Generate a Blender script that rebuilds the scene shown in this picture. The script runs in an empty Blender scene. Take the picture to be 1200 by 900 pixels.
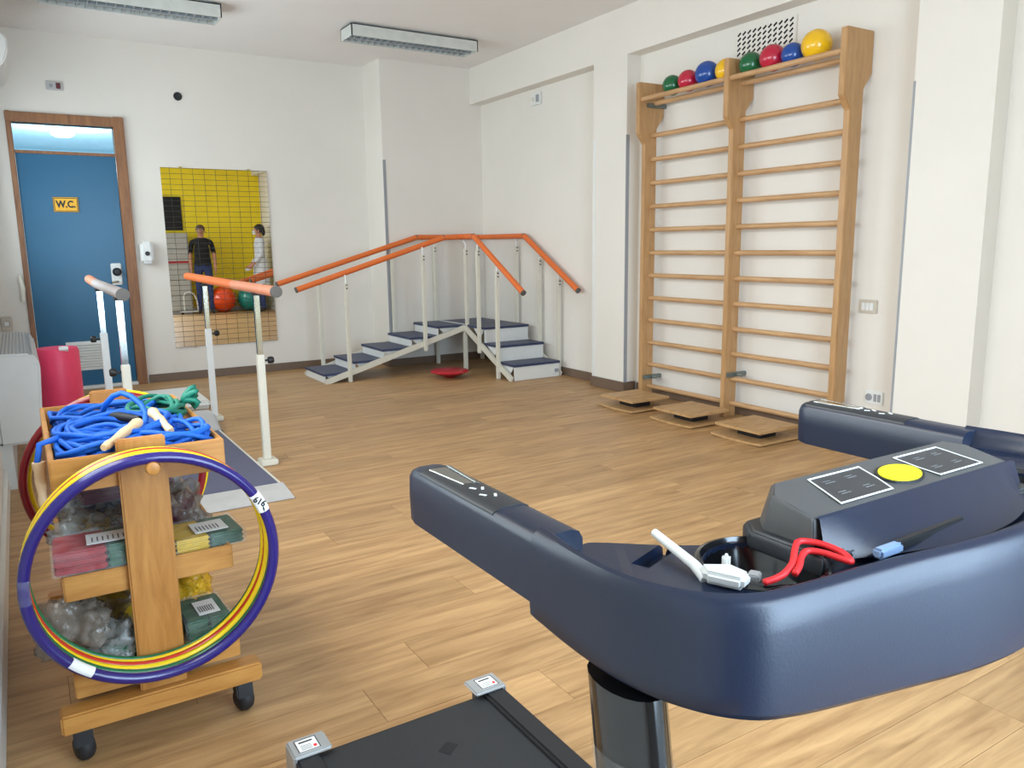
import bpy, bmesh, math, random
from mathutils import Vector, Matrix, Quaternion, noise

random.seed(7)
PI = math.pi
scene = bpy.context.scene
COL = scene.collection

# ------------------------------------------------------------------ camera
YAW, PITCH, ROLL, FPX, CAM_H = .55598762, .1749407, -.01380486, 920.9, 1.2
cy, sy, cp, sp = math.cos(YAW), math.sin(YAW), math.cos(PITCH), math.sin(PITCH)
_f = Vector((sy*cp, cy*cp, -sp)); _r = Vector((cy, -sy, 0)); _u = _r.cross(_f)
_r2 = math.cos(ROLL)*_r + math.sin(ROLL)*_u
_u2 = -math.sin(ROLL)*_r + math.cos(ROLL)*_u
cam_d = bpy.data.cameras.new('camera'); cam = bpy.data.objects.new('camera', cam_d); COL.objects.link(cam)
cam_d.sensor_fit = 'HORIZONTAL'; cam_d.sensor_width = 36; cam_d.lens = 36*FPX/1200
cam_d.clip_start = .01; cam_d.clip_end = 200
cam.matrix_world = Matrix(((_r2.x, _u2.x, -_f.x, 0), (_r2.y, _u2.y, -_f.y, 0), (_r2.z, _u2.z, -_f.z, CAM_H), (0, 0, 0, 1)))
scene.camera = cam

# ------------------------------------------------------------------ light
scene.view_settings.view_transform = 'Standard'
scene.view_settings.look = 'None'
scene.view_settings.gamma = 1
scene.view_settings.use_curve_mapping = False
scene.view_settings.exposure = -0.08
world = bpy.data.worlds.new('world'); scene.world = world
world.use_nodes = True
bg = world.node_tree.nodes['Background']
bg.inputs['Color'].default_value = (.85, .92, 1, 1)
bg.inputs['Strength'].default_value = 2.0

def area(name, loc, direction, sx, sz, watts, color=(1, 1, 1), spread=180):
    d = bpy.data.lights.new(name, 'AREA'); d.shape = 'RECTANGLE'; d.size = sx; d.size_y = sz
    d.energy = watts; d.color = color; d.spread = math.radians(spread)
    o = bpy.data.objects.new(name, d); COL.objects.link(o); o.location = loc
    o.rotation_euler = Vector(direction).to_track_quat('-Z', 'Y').to_euler()
    return o
# daylight coming in through the two windows of the left wall and the glazed door behind the camera
area('daylight_far_window', (-.42, 6.1, 1.66), (1, 0, -.02), 2.9, 1.3, 78, (1, .925, .86), 142)
area('daylight_near_window', (-.42, 2.4, 1.66), (1, 0, -.6), 2.9, 1.3, 95, (1, .925, .85), 140)
area('daylight_glazed_door', (1.35, -1.0, 1.3), (0, 1, -.35), 1.7, 2.0, 235, (.80, .88, 1))

XL, XR, XA, YB, YF, ZC = -.16, 4.11, 4.24, 7.80, -.65, 2.97

# ------------------------------------------------------------------ materials
def nmat(name):
    m = bpy.data.materials.new(name); m.use_nodes = True
    nt = m.node_tree; b = nt.nodes['Principled BSDF']
    return m, nt, b
def lin(c):
    return tuple(((v/255)/12.92 if v/255 <= .04045 else ((v/255+.055)/1.055)**2.4) for v in c)
def N(nt, t, **kw):
    n = nt.nodes.new(t)
    for k, v in kw.items(): setattr(n, k, v)
    return n
def plain(name, rgb, rough=.5, metal=0, var=.06, scale=14, bump=.0, bscale=120, coat=0, spec=.5):
    m, nt, b = nmat(name); c = lin(rgb)
    tc = N(nt, 'ShaderNodeTexCoord'); nz = N(nt, 'ShaderNodeTexNoise')
    nz.inputs['Scale'].default_value = scale; nz.inputs['Detail'].default_value = 3
    nt.links.new(tc.outputs['Object'], nz.inputs['Vector'])
    r = N(nt, 'ShaderNodeValToRGB')
    r.color_ramp.elements[0].position = .3; r.color_ramp.elements[1].position = .7
    r.color_ramp.elements[0].color = (*[v*(1-var) for v in c], 1)
    r.color_ramp.elements[1].color = (*[min(1, v*(1+var)) for v in c], 1)
    nt.links.new(nz.outputs['Fac'], r.inputs['Fac']); nt.links.new(r.outputs['Color'], b.inputs['Base Color'])
    b.inputs['Roughness'].default_value = rough; b.inputs['Metallic'].default_value = metal
    b.inputs['Specular IOR Level'].default_value = spec
    if coat: b.inputs['Coat Weight'].default_value = coat; b.inputs['Coat Roughness'].default_value = .12
    if bump:
        n2 = N(nt, 'ShaderNodeTexNoise'); n2.inputs['Scale'].default_value = bscale; n2.inputs['Detail'].default_value = 2
        nt.links.new(tc.outputs['Object'], n2.inputs['Vector'])
        bp = N(nt, 'ShaderNodeBump'); bp.inputs['Strength'].default_value = bump; bp.inputs['Distance'].default_value = .002
        nt.links.new(n2.outputs['Fac'], bp.inputs['Height']); nt.links.new(bp.outputs['Normal'], b.inputs['Normal'])
    return m
def wood(name, dark, light, stretch=(1, 9, 9), scale=5, rough=.45, per_object=0.0, bump=.05, seed_object=True, spec=.5):
    m, nt, b = nmat(name)
    tc = N(nt, 'ShaderNodeTexCoord'); mp = N(nt, 'ShaderNodeMapping'); mp.inputs['Scale'].default_value = stretch
    info = N(nt, 'ShaderNodeObjectInfo')
    mul = N(nt, 'ShaderNodeMath', operation='MULTIPLY'); mul.inputs[1].default_value = 37 if seed_object else 0
    nt.links.new(info.outputs['Random'], mul.inputs[0])
    comb = N(nt, 'ShaderNodeCombineXYZ')
    for i in range(3): nt.links.new(mul.outputs[0], comb.inputs[i])
    nt.links.new(tc.outputs['Object'], mp.inputs['Vector']); nt.links.new(comb.outputs[0], mp.inputs['Location'])
    nz = N(nt, 'ShaderNodeTexNoise'); nz.inputs['Scale'].default_value = scale; nz.inputs['Detail'].default_value = 6
    nz.inputs['Roughness'].default_value = .62; nz.inputs['Distortion'].default_value = .6
    nt.links.new(mp.outputs[0], nz.inputs['Vector'])
    r = N(nt, 'ShaderNodeValToRGB')
    r.color_ramp.elements[0].position = .30; r.color_ramp.elements[1].position = .68
    r.color_ramp.elements[0].color = (*lin(dark), 1); r.color_ramp.elements[1].color = (*lin(light), 1)
    nt.links.new(nz.outputs['Fac'], r.inputs['Fac'])
    out = r.outputs['Color']
    if per_object:
        mr = N(nt, 'ShaderNodeMapRange'); mr.inputs['To Min'].default_value = 1-per_object; mr.inputs['To Max'].default_value = 1+per_object
        nt.links.new(info.outputs['Random'], mr.inputs['Value'])
        hs = N(nt, 'ShaderNodeHueSaturation'); nt.links.new(mr.outputs[0], hs.inputs['Value']); nt.links.new(out, hs.inputs['Color'])
        out = hs.outputs['Color']
    nt.links.new(out, b.inputs['Base Color'])
    b.inputs['Roughness'].default_value = rough; b.inputs['Specular IOR Level'].default_value = spec
    if bump:
        bp = N(nt, 'ShaderNodeBump'); bp.inputs['Strength'].default_value = bump; bp.inputs['Distance'].default_value = .002
        nt.links.new(nz.outputs['Fac'], bp.inputs['Height']); nt.links.new(bp.outputs['Normal'], b.inputs['Normal'])
    return m
def film(name, rgb=(235, 238, 240), fac=.3, rough=.12):
    m = bpy.data.materials.new(name); m.use_nodes = True; nt = m.node_tree
    for n in list(nt.nodes):
        if n.type != 'OUTPUT_MATERIAL': nt.nodes.remove(n)
    out = [n for n in nt.nodes if n.type == 'OUTPUT_MATERIAL'][0]
    t = N(nt, 'ShaderNodeBsdfTransparent'); p = N(nt, 'ShaderNodeBsdfPrincipled')
    p.inputs['Base Color'].default_value = (*lin(rgb), 1); p.inputs['Roughness'].default_value = rough
    tc = N(nt, 'ShaderNodeTexCoord'); nz = N(nt, 'ShaderNodeTexNoise'); nz.inputs['Scale'].default_value = 30
    nt.links.new(tc.outputs['Object'], nz.inputs['Vector'])
    mr = N(nt, 'ShaderNodeMapRange'); mr.inputs['From Min'].default_value = .35; mr.inputs['From Max'].default_value = .7
    mr.inputs['To Min'].default_value = fac*.5; mr.inputs['To Max'].default_value = min(1, fac*1.6)
    nt.links.new(nz.outputs['Fac'], mr.inputs['Value'])
    bp = N(nt, 'ShaderNodeBump'); bp.inputs['Strength'].default_value = .8; bp.inputs['Distance'].default_value = .01
    nt.links.new(nz.outputs['Fac'], bp.inputs['Height']); nt.links.new(bp.outputs['Normal'], p.inputs['Normal'])
    mx = N(nt, 'ShaderNodeMixShader'); nt.links.new(mr.outputs[0], mx.inputs[0])
    nt.links.new(t.outputs[0], mx.inputs[1]); nt.links.new(p.outputs[0], mx.inputs[2]); nt.links.new(mx.outputs[0], out.inputs[0])
    return m
def glass(name, tint=(235, 245, 250), fac=.12):
    m = bpy.data.materials.new(name); m.use_nodes = True; nt = m.node_tree
    for n in list(nt.nodes):
        if n.type != 'OUTPUT_MATERIAL': nt.nodes.remove(n)
    out = [n for n in nt.nodes if n.type == 'OUTPUT_MATERIAL'][0]
    t = N(nt, 'ShaderNodeBsdfTransparent'); t.inputs[0].default_value = (*lin(tint), 1)
    g = N(nt, 'ShaderNodeBsdfGlossy'); g.inputs['Roughness'].default_value = .03
    mx = N(nt, 'ShaderNodeMixShader'); mx.inputs[0].default_value = fac
    nt.links.new(t.outputs[0], mx.inputs[1]); nt.links.new(g.outputs[0], mx.inputs[2]); nt.links.new(mx.outputs[0], out.inputs[0])
    return m
def emit(name, rgb, strength):
    m, nt, b = nmat(name); b.inputs['Base Color'].default_value = (*lin(rgb), 1)
    b.inputs['Emission Color'].default_value = (*lin(rgb), 1); b.inputs['Emission Strength'].default_value = strength
    return m
def mirror_mat():
    m, nt, b = nmat('grid_mirror_glass')
    tc = N(nt, 'ShaderNodeTexCoord'); sep = N(nt, 'ShaderNodeSeparateXYZ'); nt.links.new(tc.outputs['Object'], sep.inputs[0])
    masks = []
    for ax, pitch, w in ((0, .0985, .0034), (2, .0475, .0034)):
        md = N(nt, 'ShaderNodeMath', operation='PINGPONG'); md.inputs[1].default_value = pitch/2
        nt.links.new(sep.outputs[ax], md.inputs[0])
        lt = N(nt, 'ShaderNodeMath', operation='LESS_THAN'); lt.inputs[1].default_value = w/2
        nt.links.new(md.outputs[0], lt.inputs[0]); masks.append(lt)
    mx = N(nt, 'ShaderNodeMath', operation='MAXIMUM'); nt.links.new(masks[0].outputs[0], mx.inputs[0]); nt.links.new(masks[1].outputs[0], mx.inputs[1])
    mc = N(nt, 'ShaderNodeMix', data_type='RGBA'); nt.links.new(mx.outputs[0], mc.inputs[0])
    mc.inputs[6].default_value = (.9, .9, .87, 1); mc.inputs[7].default_value = (.03, .03, .025, 1)
    nt.links.new(mc.outputs[2], b.inputs['Base Color'])
    inv = N(nt, 'ShaderNodeMath', operation='SUBTRACT'); inv.inputs[0].default_value = 1; nt.links.new(mx.outputs[0], inv.inputs[1])
    nt.links.new(inv.outputs[0], b.inputs['Metallic'])
    mr = N(nt, 'ShaderNodeMath', operation='MULTIPLY'); mr.inputs[1].default_value = .6; nt.links.new(mx.outputs[0], mr.inputs[0])
    nt.links.new(mr.outputs[0], b.inputs['Roughness'])
    return m

M = {}
M['wall'] = plain('white_wall_paint', (228, 222, 213), .75, var=.02, scale=2, bump=.12, bscale=260, spec=.25)
M['ceil'] = plain('ceiling_paint', (236, 232, 229), .85, var=.015, scale=2, spec=.2)
M['yellow_wall'] = plain('yellow_wall_paint', (250, 222, 34), .6, var=.03, scale=2)
M['plank'] = wood('oak_vinyl_plank', (150, 112, 72), (196, 156, 108), (1.1, 12, 12), 2.2, .42, per_object=.10, bump=.03, spec=.4)
M['joint'] = plain('dark_floor_joint', (96, 76, 54), .7)
M['base_brown'] = plain('taupe_skirting', (112, 92, 76), .5, var=.05)
M['white'] = plain('white_enamel', (226, 226, 222), .35, var=.02)
M['cream'] = plain('cream_enamel', (216, 211, 196), .4, var=.02)
M['frame_wood'] = wood('door_frame_oak', (116, 74, 42), (156, 106, 64), (9, 9, 1), 4, .45)
M['door_blue'] = plain('door_blue_laminate', (44, 98, 132), .25, var=.03, scale=4, spec=.2)
M['beech'] = wood('beech_wood', (164, 106, 44), (194, 136, 68), (9, 9, 1.2), 4, .42)
M['beech_x'] = wood('beech_wood_lengthwise', (172, 114, 50), (202, 146, 76), (1.2, 9, 9), 4, .4)
M['ladder'] = wood('varnished_beech', (168, 126, 82), (194, 152, 104), (9, 9, 1.0), 4, .42)
M['rung'] = wood('varnished_beech_rung', (176, 134, 92), (204, 164, 120), (9, 1, 9), 4, .4)
M['ply'] = wood('plywood', (170, 130, 84), (196, 158, 110), (2, 6, 6), 4, .5)
M['grey_metal'] = plain('grey_corner_guard', (150, 152, 156), .45, var=.03)
M['zinc'] = plain('zinc_bracket', (128, 138, 136), .35, .8)
M['orange'] = plain('orange_foam_rail', (226, 112, 48), .55, var=.04, bump=.1)
M['cap'] = plain('grey_end_cap', (92, 88, 84), .6)
M['rail_pink'] = plain('salmon_foam_rail', (222, 140, 106), .5, var=.04, bump=.1)
M['rail_grey'] = plain('greyed_rail_sleeve', (176, 164, 160), .5, var=.04, bump=.1)
M['step_blue'] = plain('navy_step_rubber', (52, 62, 92), .45, var=.1, scale=60, bump=.2)
M['mat_grey'] = plain('slate_mat_rubber', (92, 94, 116), .7, var=.08, scale=80, bump=.2)
M['plate_grey'] = plain('light_grey_plate', (186, 184, 182), .45)
M['chrome'] = plain('chrome', (205, 205, 200), .1, 1, var=0)
M['black'] = plain('black_plastic', (22, 23, 26), .45)
M['black_soft'] = plain('black_rubber', (30, 30, 32), .65)
M['gloss_black'] = plain('gloss_black_tube', (18, 18, 20), .15, coat=.5)
M['navy'] = plain('navy_plastic', (21, 31, 52), .34, var=.04, scale=8, bump=.05, bscale=500)
M['navy_dark'] = plain('charcoal_plastic', (36, 38, 42), .45, var=.04, bump=.05, bscale=500)
M['panel_grey'] = plain('console_grey', (74, 74, 74), .4)
M['panel_dark'] = plain('console_dark', (50, 50, 52), .4)
M['yellow'] = plain('yellow_button', (240, 226, 10), .4)
M['print_white'] = plain('white_print', (232, 232, 226), .6)
M['print_grey'] = plain('grey_print', (104, 104, 104), .6)
M['belt'] = plain('black_belt', (37, 38, 40), .7, var=.1, scale=200)
M['silver'] = plain('silver_plastic', (165, 165, 164), .4, .3)
M['red'] = plain('red_vinyl', (252, 72, 112), .45, var=.04)
M['red_disc'] = plain('red_disc_plastic', (186, 24, 42), .35)
M['red_cord'] = plain('red_cord', (226, 36, 40), .55)
M['ball_green'] = plain('green_ball', (10, 96, 54), .22, coat=.3)
M['ball_red'] = plain('red_ball', (186, 28, 58), .22, coat=.3)
M['ball_blue'] = plain('blue_ball', (14, 70, 150), .22, coat=.3)
M['ball_yellow'] = plain('yellow_ball', (238, 186, 26), .22, coat=.3)
M['gym_orange'] = plain('orange_gym_ball', (236, 74, 12), .2, coat=.4)
M['gym_teal'] = plain('teal_gym_ball', (18, 140, 128), .2, coat=.4)
M['rope_blue'] = plain('blue_rope', (0, 90, 190), .6, var=.12, scale=90, bump=.5, bscale=300)
M['rope_green'] = plain('green_rope', (10, 112, 92), .6, var=.12, scale=90, bump=.5, bscale=300)
M['handle_wood'] = wood('pale_turned_wood', (206, 168, 124), (230, 198, 158), (3, 3, 3), 5, .4)
M['hoop_indigo'] = plain('indigo_hoop', (36, 26, 106), .25, coat=.3)
M['hoop_yellow'] = plain('yellow_hoop', (240, 206, 20), .25, coat=.3)
M['hoop_red'] = plain('red_hoop', (200, 50, 30), .25, coat=.3)
M['hoop_crimson'] = plain('crimson_hoop', (140, 22, 34), .25, coat=.3)
M['hoop_green'] = plain('green_hoop', (24, 104, 62), .25, coat=.3)
M['band_red'] = plain('red_band', (160, 34, 44), .5, var=.12, scale=30)
M['band_green'] = plain('green_band', (24, 88, 58), .5, var=.12, scale=30)
M['band_yellow'] = plain('yellow_band', (216, 178, 36), .5, var=.12, scale=30)
M['band_blue'] = plain('blue_band', (44, 66, 120), .5, var=.12, scale=30)
M['band_maroon'] = plain('maroon_band', (96, 26, 50), .5, var=.12, scale=30)
M['film'] = film('clear_film', fac=.10, rough=.08)
M['bag'] = film('crumpled_plastic', (142, 132, 120), .5, .12)
M['bag_y'] = film('yellowish_bag', (230, 176, 40), .7, .2)
M['bag_g'] = film('silvery_bag', (150, 152, 150), .62, .1)
M['label'] = plain('paper_label', (236, 236, 234), .6)
M['glass'] = glass('window_glass')
M['transom'] = glass('transom_glass', (225, 242, 250), .08)
M['mirror'] = mirror_mat()
M['sign'] = plain('yellow_sign', (238, 178, 44), .5)
M['lamp_white'] = plain('lamp_housing', (206, 208, 202), .5)
M['louvre'] = plain('louvre_aluminium', (168, 174, 178), .35, .5)
M['aqua'] = plain('aqua_room_paint', (206, 228, 238), .7)
M['lamp_on'] = emit('lit_dome', (255, 255, 250), 5)
M['vent_dark'] = plain('vent_void', (24, 22, 20), .9)
M['screen'] = plain('dark_screen', (10, 11, 13), .25)
M['skin'] = plain('skin', (186, 132, 104), .5, var=.05)
M['shirt_black'] = plain('black_cotton', (20, 21, 25), .85)
M['jeans'] = plain('blue_denim', (40, 56, 104), .85, var=.15, scale=60)
M['coat_white'] = plain('white_coat_cotton', (214, 218, 226), .8)
M['hair_brown'] = plain('brown_hair', (84, 58, 40), .6, var=.2, scale=60)
M['hair_dark'] = plain('dark_hair', (26, 22, 22), .5, var=.2, scale=60)
M['shoe'] = plain('dark_shoe', (46, 40, 38), .6)
M['beige_plate'] = plain('beige_plate', (196, 186, 170), .5)
M['red_led'] = plain('dark_red_light', (96, 30, 34), .4)
M['fancoil'] = plain('fan_coil_enamel', (205, 205, 202), .4, var=.02)
M['hose_grey'] = plain('light_grey_cabinet', (170, 170, 166), .5)

# ------------------------------------------------------------------ mesh helpers
class MB:
    def __init__(s): s.bm = bmesh.new()
    def box(s, a, b, rot=None, piv=None):
        x0, y0, z0 = a; x1, y1, z1 = b
        vs = [Vector(p) for p in ((x0, y0, z0), (x1, y0, z0), (x1, y1, z0), (x0, y1, z0), (x0, y0, z1), (x1, y0, z1), (x1, y1, z1), (x0, y1, z1))]
        if rot is not None:
            piv = Vector(piv) if piv is not None else sum(vs, Vector())/8
            vs = [piv+rot @ (v-piv) for v in vs]
        v = [s.bm.verts.new(p) for p in vs]
        for f in ((3, 2, 1, 0), (4, 5, 6, 7), (0, 1, 5, 4), (1, 2, 6, 5), (2, 3, 7, 6), (3, 0, 4, 7)): s.bm.faces.new([v[i] for i in f])
        return s
    def bar(s, a, b, w, h, up=(0, 0, 1)):
        a, b = Vector(a), Vector(b); d = (b-a).normalized(); up = Vector(up)
        x = d.cross(up); x = x.normalized() if x.length > 1e-6 else Vector((1, 0, 0)); y = x.cross(d).normalized()
        v = [s.bm.verts.new(p+x*i*w/2+y*j*h/2) for p in (a, b) for i, j in ((-1, -1), (1, -1), (1, 1), (-1, 1))]
        for f in ((0, 1, 2, 3), (7, 6, 5, 4), (4, 5, 1, 0), (5, 6, 2, 1), (6, 7, 3, 2), (7, 4, 0, 3)): s.bm.faces.new([v[i] for i in f])
        return s
    def tube(s, pts, rad, n=10, closed=False, caps=True):
        pts = [Vector(p) for p in pts]; L = len(pts)
        rr = rad if isinstance(rad, (list, tuple)) else [rad]*L
        T = []
        for i in range(L):
            if closed: t = pts[(i+1) % L]-pts[i-1]
            else: t = pts[min(i+1, L-1)]-pts[max(i-1, 0)]
            T.append(t.normalized())
        up = Vector((0, 0, 1)) if abs(T[0].z) < .9 else Vector((1, 0, 0))
        x = T[0].cross(up).normalized(); rings = []
        for i in range(L):
            x = (x-T[i]*x.dot(T[i]))
            x = x.normalized() if x.length > 1e-6 else T[i].orthogonal().normalized()
            y = T[i].cross(x)
            rings.append([s.bm.verts.new(pts[i]+(x*math.cos(2*PI*k/n)+y*math.sin(2*PI*k/n))*rr[i]) for k in range(n)])
        for i in range(L if closed else L-1):
            a, b = rings[i], rings[(i+1) % L]
            sh = 0
            if closed and i == L-1:
                sh = min(range(n), key=lambda q: (a[0].co-b[q].co).length)
            for k in range(n): s.bm.faces.new((a[k], a[(k+1) % n], b[(k+1+sh) % n], b[(k+sh) % n]))
        if caps and not closed:
            s.bm.faces.new(rings[0][::-1]); s.bm.faces.new(rings[-1])
        return s
    def lathe(s, prof, n=24, c=(0, 0, 0), ax=None, sx=1, sy=1):
        c = Vector(c); q = Vector((0, 0, 1)).rotation_difference(Vector(ax)) if ax is not None else Quaternion()
        rings = []
        for r, z in prof:
            if r < 1e-6: rings.append([s.bm.verts.new(c+q @ Vector((0, 0, z)))])
            else: rings.append([s.bm.verts.new(c+q @ Vector((r*sx*math.cos(2*PI*k/n), r*sy*math.sin(2*PI*k/n), z))) for k in range(n)])
        for a, b in zip(rings, rings[1:]):
            for k in range(n):
                k2 = (k+1) % n
                if len(a) == 1 and len(b) == 1: continue
                if len(a) == 1: s.bm.faces.new((a[0], b[k2], b[k]))
                elif len(b) == 1: s.bm.faces.new((a[k], a[k2], b[0]))
                else: s.bm.faces.new((a[k], a[k2], b[k2], b[k]))
        return s
    def sphere(s, c, r, n=24, sx=1, sy=1, sz=1):
        return s.lathe([(r*math.sin(PI*i/(n//2)) if 0 < i < n//2 else 0, -r*sz*math.cos(PI*i/(n//2))) for i in range(n//2+1)], n, c, None, sx, sy)
    def prism(s, poly, axis, a, b):
        """poly of 2D points in the two axes left over (in x,y,z order), extruded a..b along axis"""
        def P(p, t):
            q = list(p); q.insert(axis, t); return q
        lo = [s.bm.verts.new(P(p, a)) for p in poly]; hi = [s.bm.verts.new(P(p, b)) for p in poly]
        s.bm.faces.new(lo); s.bm.faces.new(hi[::-1]); n = len(poly)
        for i in range(n): s.bm.faces.new((lo[i], hi[i], hi[(i+1) % n], lo[(i+1) % n]))
        return s
    def loft(s, rings, closed_ring=True, caps=True):
        R = [[s.bm.verts.new(p) for p in r] for r in rings]; n = len(R[0])
        for a, b in zip(R, R[1:]):
            for k in range(n if closed_ring else n-1): s.bm.faces.new((a[k], a[(k+1) % n], b[(k+1) % n], b[k]))
        if caps and closed_ring: s.bm.faces.new(R[0][::-1]); s.bm.faces.new(R[-1])
        return s
    def mesh(s, name, bevel=0, seg=2, smooth=None):
        bm = s.bm; bmesh.ops.recalc_face_normals(bm, faces=bm.faces[:])
        if bevel:
            es = [e for e in bm.edges if len(e.link_faces) == 2 and e.calc_face_angle(0) > .6]
            bmesh.ops.bevel(bm, geom=es, offset=bevel, segments=seg, affect='EDGES', clamp_overlap=True)
        me = bpy.data.meshes.new(name); bm.to_mesh(me); bm.free()
        if smooth is not None:
            for p in me.polygons: p.use_smooth = True
            if smooth < 179:
                me.set_sharp_from_angle(angle=math.radians(smooth))
        return me
    def build(s, name, mat, parent=None, bevel=0, seg=2, smooth=None, loc=None):
        return obj(name, s.mesh(name, bevel, seg, smooth), mat, parent, loc)
def obj(name, me, mat, parent=None, loc=None):
    if mat is not None and not me.materials:
        me.materials.append(M[mat] if isinstance(mat, str) else mat)
    o = bpy.data.objects.new(name, me); COL.objects.link(o)
    if parent is not None: o.parent = parent
    if loc is not None: o.location = loc
    return o
def tag(o, label, cat, group=None, kind=None):
    o['label'] = label; o['category'] = cat
    if group: o['group'] = group
    if kind: o['kind'] = kind
    return o
def thing(name, label, cat, loc=(0, 0, 0), rz=0, group=None):
    o = bpy.data.objects.new(name, None); COL.objects.link(o); o.empty_display_size = .1
    o.location = loc; o.rotation_euler = (0, 0, rz)
    return tag(o, label, cat, group)
def struct(o, label, cat):
    return tag(o, label, cat, None, 'structure')
def root_struct(name, label, cat):
    o = bpy.data.objects.new(name, None); COL.objects.link(o); return struct(o, label, cat)
def text_mesh(txt, size, depth=.0006, bold=0):
    c = bpy.data.curves.new('lettering', 'FONT'); c.body = txt; c.size = size; c.extrude = depth; c.offset = bold
    c.align_x = 'CENTER'; c.align_y = 'CENTER'; c.resolution_u = 3
    o = bpy.data.objects.new('lettering', c); COL.objects.link(o)
    dg = bpy.context.evaluated_depsgraph_get(); me = bpy.data.meshes.new_from_object(o.evaluated_get(dg))
    bpy.data.objects.remove(o); bpy.data.curves.remove(c); return me
def circle(c, r, n=48, axis='y', sx=1):
    out = []
    for k in range(n):
        a = 2*PI*k/n; p = (r*math.cos(a)*sx, r*math.sin(a))
        out.append(Vector((c[0]+p[0], c[1], c[2]+p[1])) if axis == 'y' else Vector((c[0]+p[0], c[1]+p[1], c[2])))
    return out
RX = lambda a: Matrix.Rotation(a, 3, 'X'); RY = lambda a: Matrix.Rotation(a, 3, 'Y'); RZ = lambda a: Matrix.Rotation(a, 3, 'Z')

# ------------------------------------------------------------------ floor
floor = MB().box((XL-.1, YF-.1, -.08), (XA+.05, YB+.1, -.004)).build('floor', 'joint')
struct(floor, 'brown oak-look plank floor of the whole exercise room', 'floor')
PW, PL, GAP = .1775, 1.24, .0014
full = None
rng = random.Random(3)
row = 0
y = 1.732-PW*14
while y < YB+.02:
    y1 = min(y+PW, YB+.05)
    if y1 > YF:
        off = -rng.random()*PL
        if abs(y-1.732) < .01: off = .688-PL*math.ceil((.688-XL)/PL)
        if abs(y-(1.732-PW)) < .01: off = 1.15-PL*math.ceil((1.15-XL)/PL)
        x = XL+0*off; x = XL+off if not (abs(y-1.732) < .01 or abs(y-(1.732-PW)) < .01) else off
        while x < XA:
            a, b = max(x, XL-.02), min(x+PL, XA+.02)
            if b-a > .02:
                if abs(b-a-PL) < 1e-6 and abs(y1-y-PW) < 1e-6:
                    if full is None:
                        full = MB().box((-PL/2+GAP/2, -PW/2+GAP/2, -.006), (PL/2-GAP/2, PW/2-GAP/2, 0)).mesh('plank')
                    me = full
                else:
                    h = (b-a)/2; w = (y1-y)/2
                    me = MB().box((-h+GAP/2, -w+GAP/2, -.006), (h-GAP/2, w-GAP/2, 0)).mesh('plank')
                obj('plank', me, 'plank', floor, ((a+b)/2, (y+y1)/2, 0))
            x += PL
    y += PW

# ------------------------------------------------------------------ ceiling and walls
struct(MB().box((XL-.15, YF-.1, ZC), (XA+.1, YB+.12, ZC+.1)).build('ceiling', 'ceil'), 'plain pale ceiling over the exercise room', 'ceiling')
DX0, DX1, DZ = .075, .84, 2.245   # door opening
wb = root_struct('wall_back', 'white back wall carrying the mirror and the blue door', 'wall')
m = MB(); m.box((XL-.15, YB, 0), (DX0, YB+.12, ZC)); m.box((DX1, YB, 0), (XA+.1, YB+.12, ZC)); m.box((DX0, YB, DZ), (DX1, YB+.12, ZC))
m.build('wall_surface', 'wall', wb)
MB().box((3.13, 7.36, 0), (XA+.05, YB, ZC)).build('pilaster', 'wall', wb)
wr = root_struct('wall_right', 'white right wall with ceiling beam, columns and shallow recesses', 'wall')
MB().box((XA, YF-.1, 0), (XA+.1, YB, ZC)).build('recess_wall', 'wall', wr)
MB().box((XR, YF, 2.62), (XA, 7.36, ZC)).build('beam', 'wall', wr)
for a, b in ((4.885, 5.30), (2.14, 2.56)):
    MB().box((XR, a, .085), (XA, b, 2.62)).build('column', 'wall', wr)
wl = root_struct('wall_left', 'white left wall with two windows above the fan coil', 'wall')
m = MB()
Z0, Z1 = 1.0, 2.32
W1, W2 = (4.65, 7.55), (.95, 3.85)
m.box((XL-.14, YF-.1, 0), (XL, YB, Z0)).box((XL-.14, YF-.1, Z1), (XL, YB, ZC))
m.box((XL-.14, YF-.1, Z0), (XL, W2[0], Z1)).box((XL-.14, W2[1], Z0), (XL, W1[0], Z1)).box((XL-.14, W1[1], Z0), (XL, YB, Z1))
m.build('wall_surface', 'wall', wl)
wf = root_struct('wall_front', 'front wall behind the camera, yellow on the right', 'wall')
m = MB(); m.box((XL-.14, YF-.12, 0), (.45, YF, ZC)).box((.45, YF-.12, 2.35), (2.25, YF, ZC))
m.build('wall_surface', 'hose_grey', wf)
MB().box((2.25, YF-.12, 0), (XA, YF, ZC)).build('yellow_panel', 'yellow_wall', wf)

def window_y(name, y0, y1, z0, z1, label, n):
    w = root_struct(name, label, 'window')
    x = XL-.10
    fr = MB(); fr.box((x-.03, y0, z0), (x+.03, y1, z0+.05)).box((x-.03, y0, z1-.05), (x+.03, y1, z1)).box((x-.03, y0, z0), (x+.03, y0+.05, z1)).box((x-.03, y1-.05, z0), (x+.03, y1, z1))
    fr.build('window_frame', 'white', w)
    for k in range(1, n): 
        yy = y0+(y1-y0)*k/n; MB().box((x-.03, yy-.035, z0+.05), (x+.03, yy+.035, z1-.05)).build('mullion', 'white', w)
    for k in range(n):
        a = y0+(y1-y0)*k/n+.04; b = y0+(y1-y0)*(k+1)/n-.04
        MB().box((x-.004, a, z0+.05), (x+.004, b, z1-.05)).build('pane', 'glass', w)
    MB().box((XL-.13, y0-.02, z0-.03), (XL+.03, y1+.02, z0)).build('window_sill', 'white', w, .004)
window_y('window_1', *W1, Z0, Z1, 'white framed window in the left wall near the blue door', 3)
window_y('window_2', *W2, Z0, Z1, 'white framed window in the left wall beside the trolley', 3)
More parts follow.
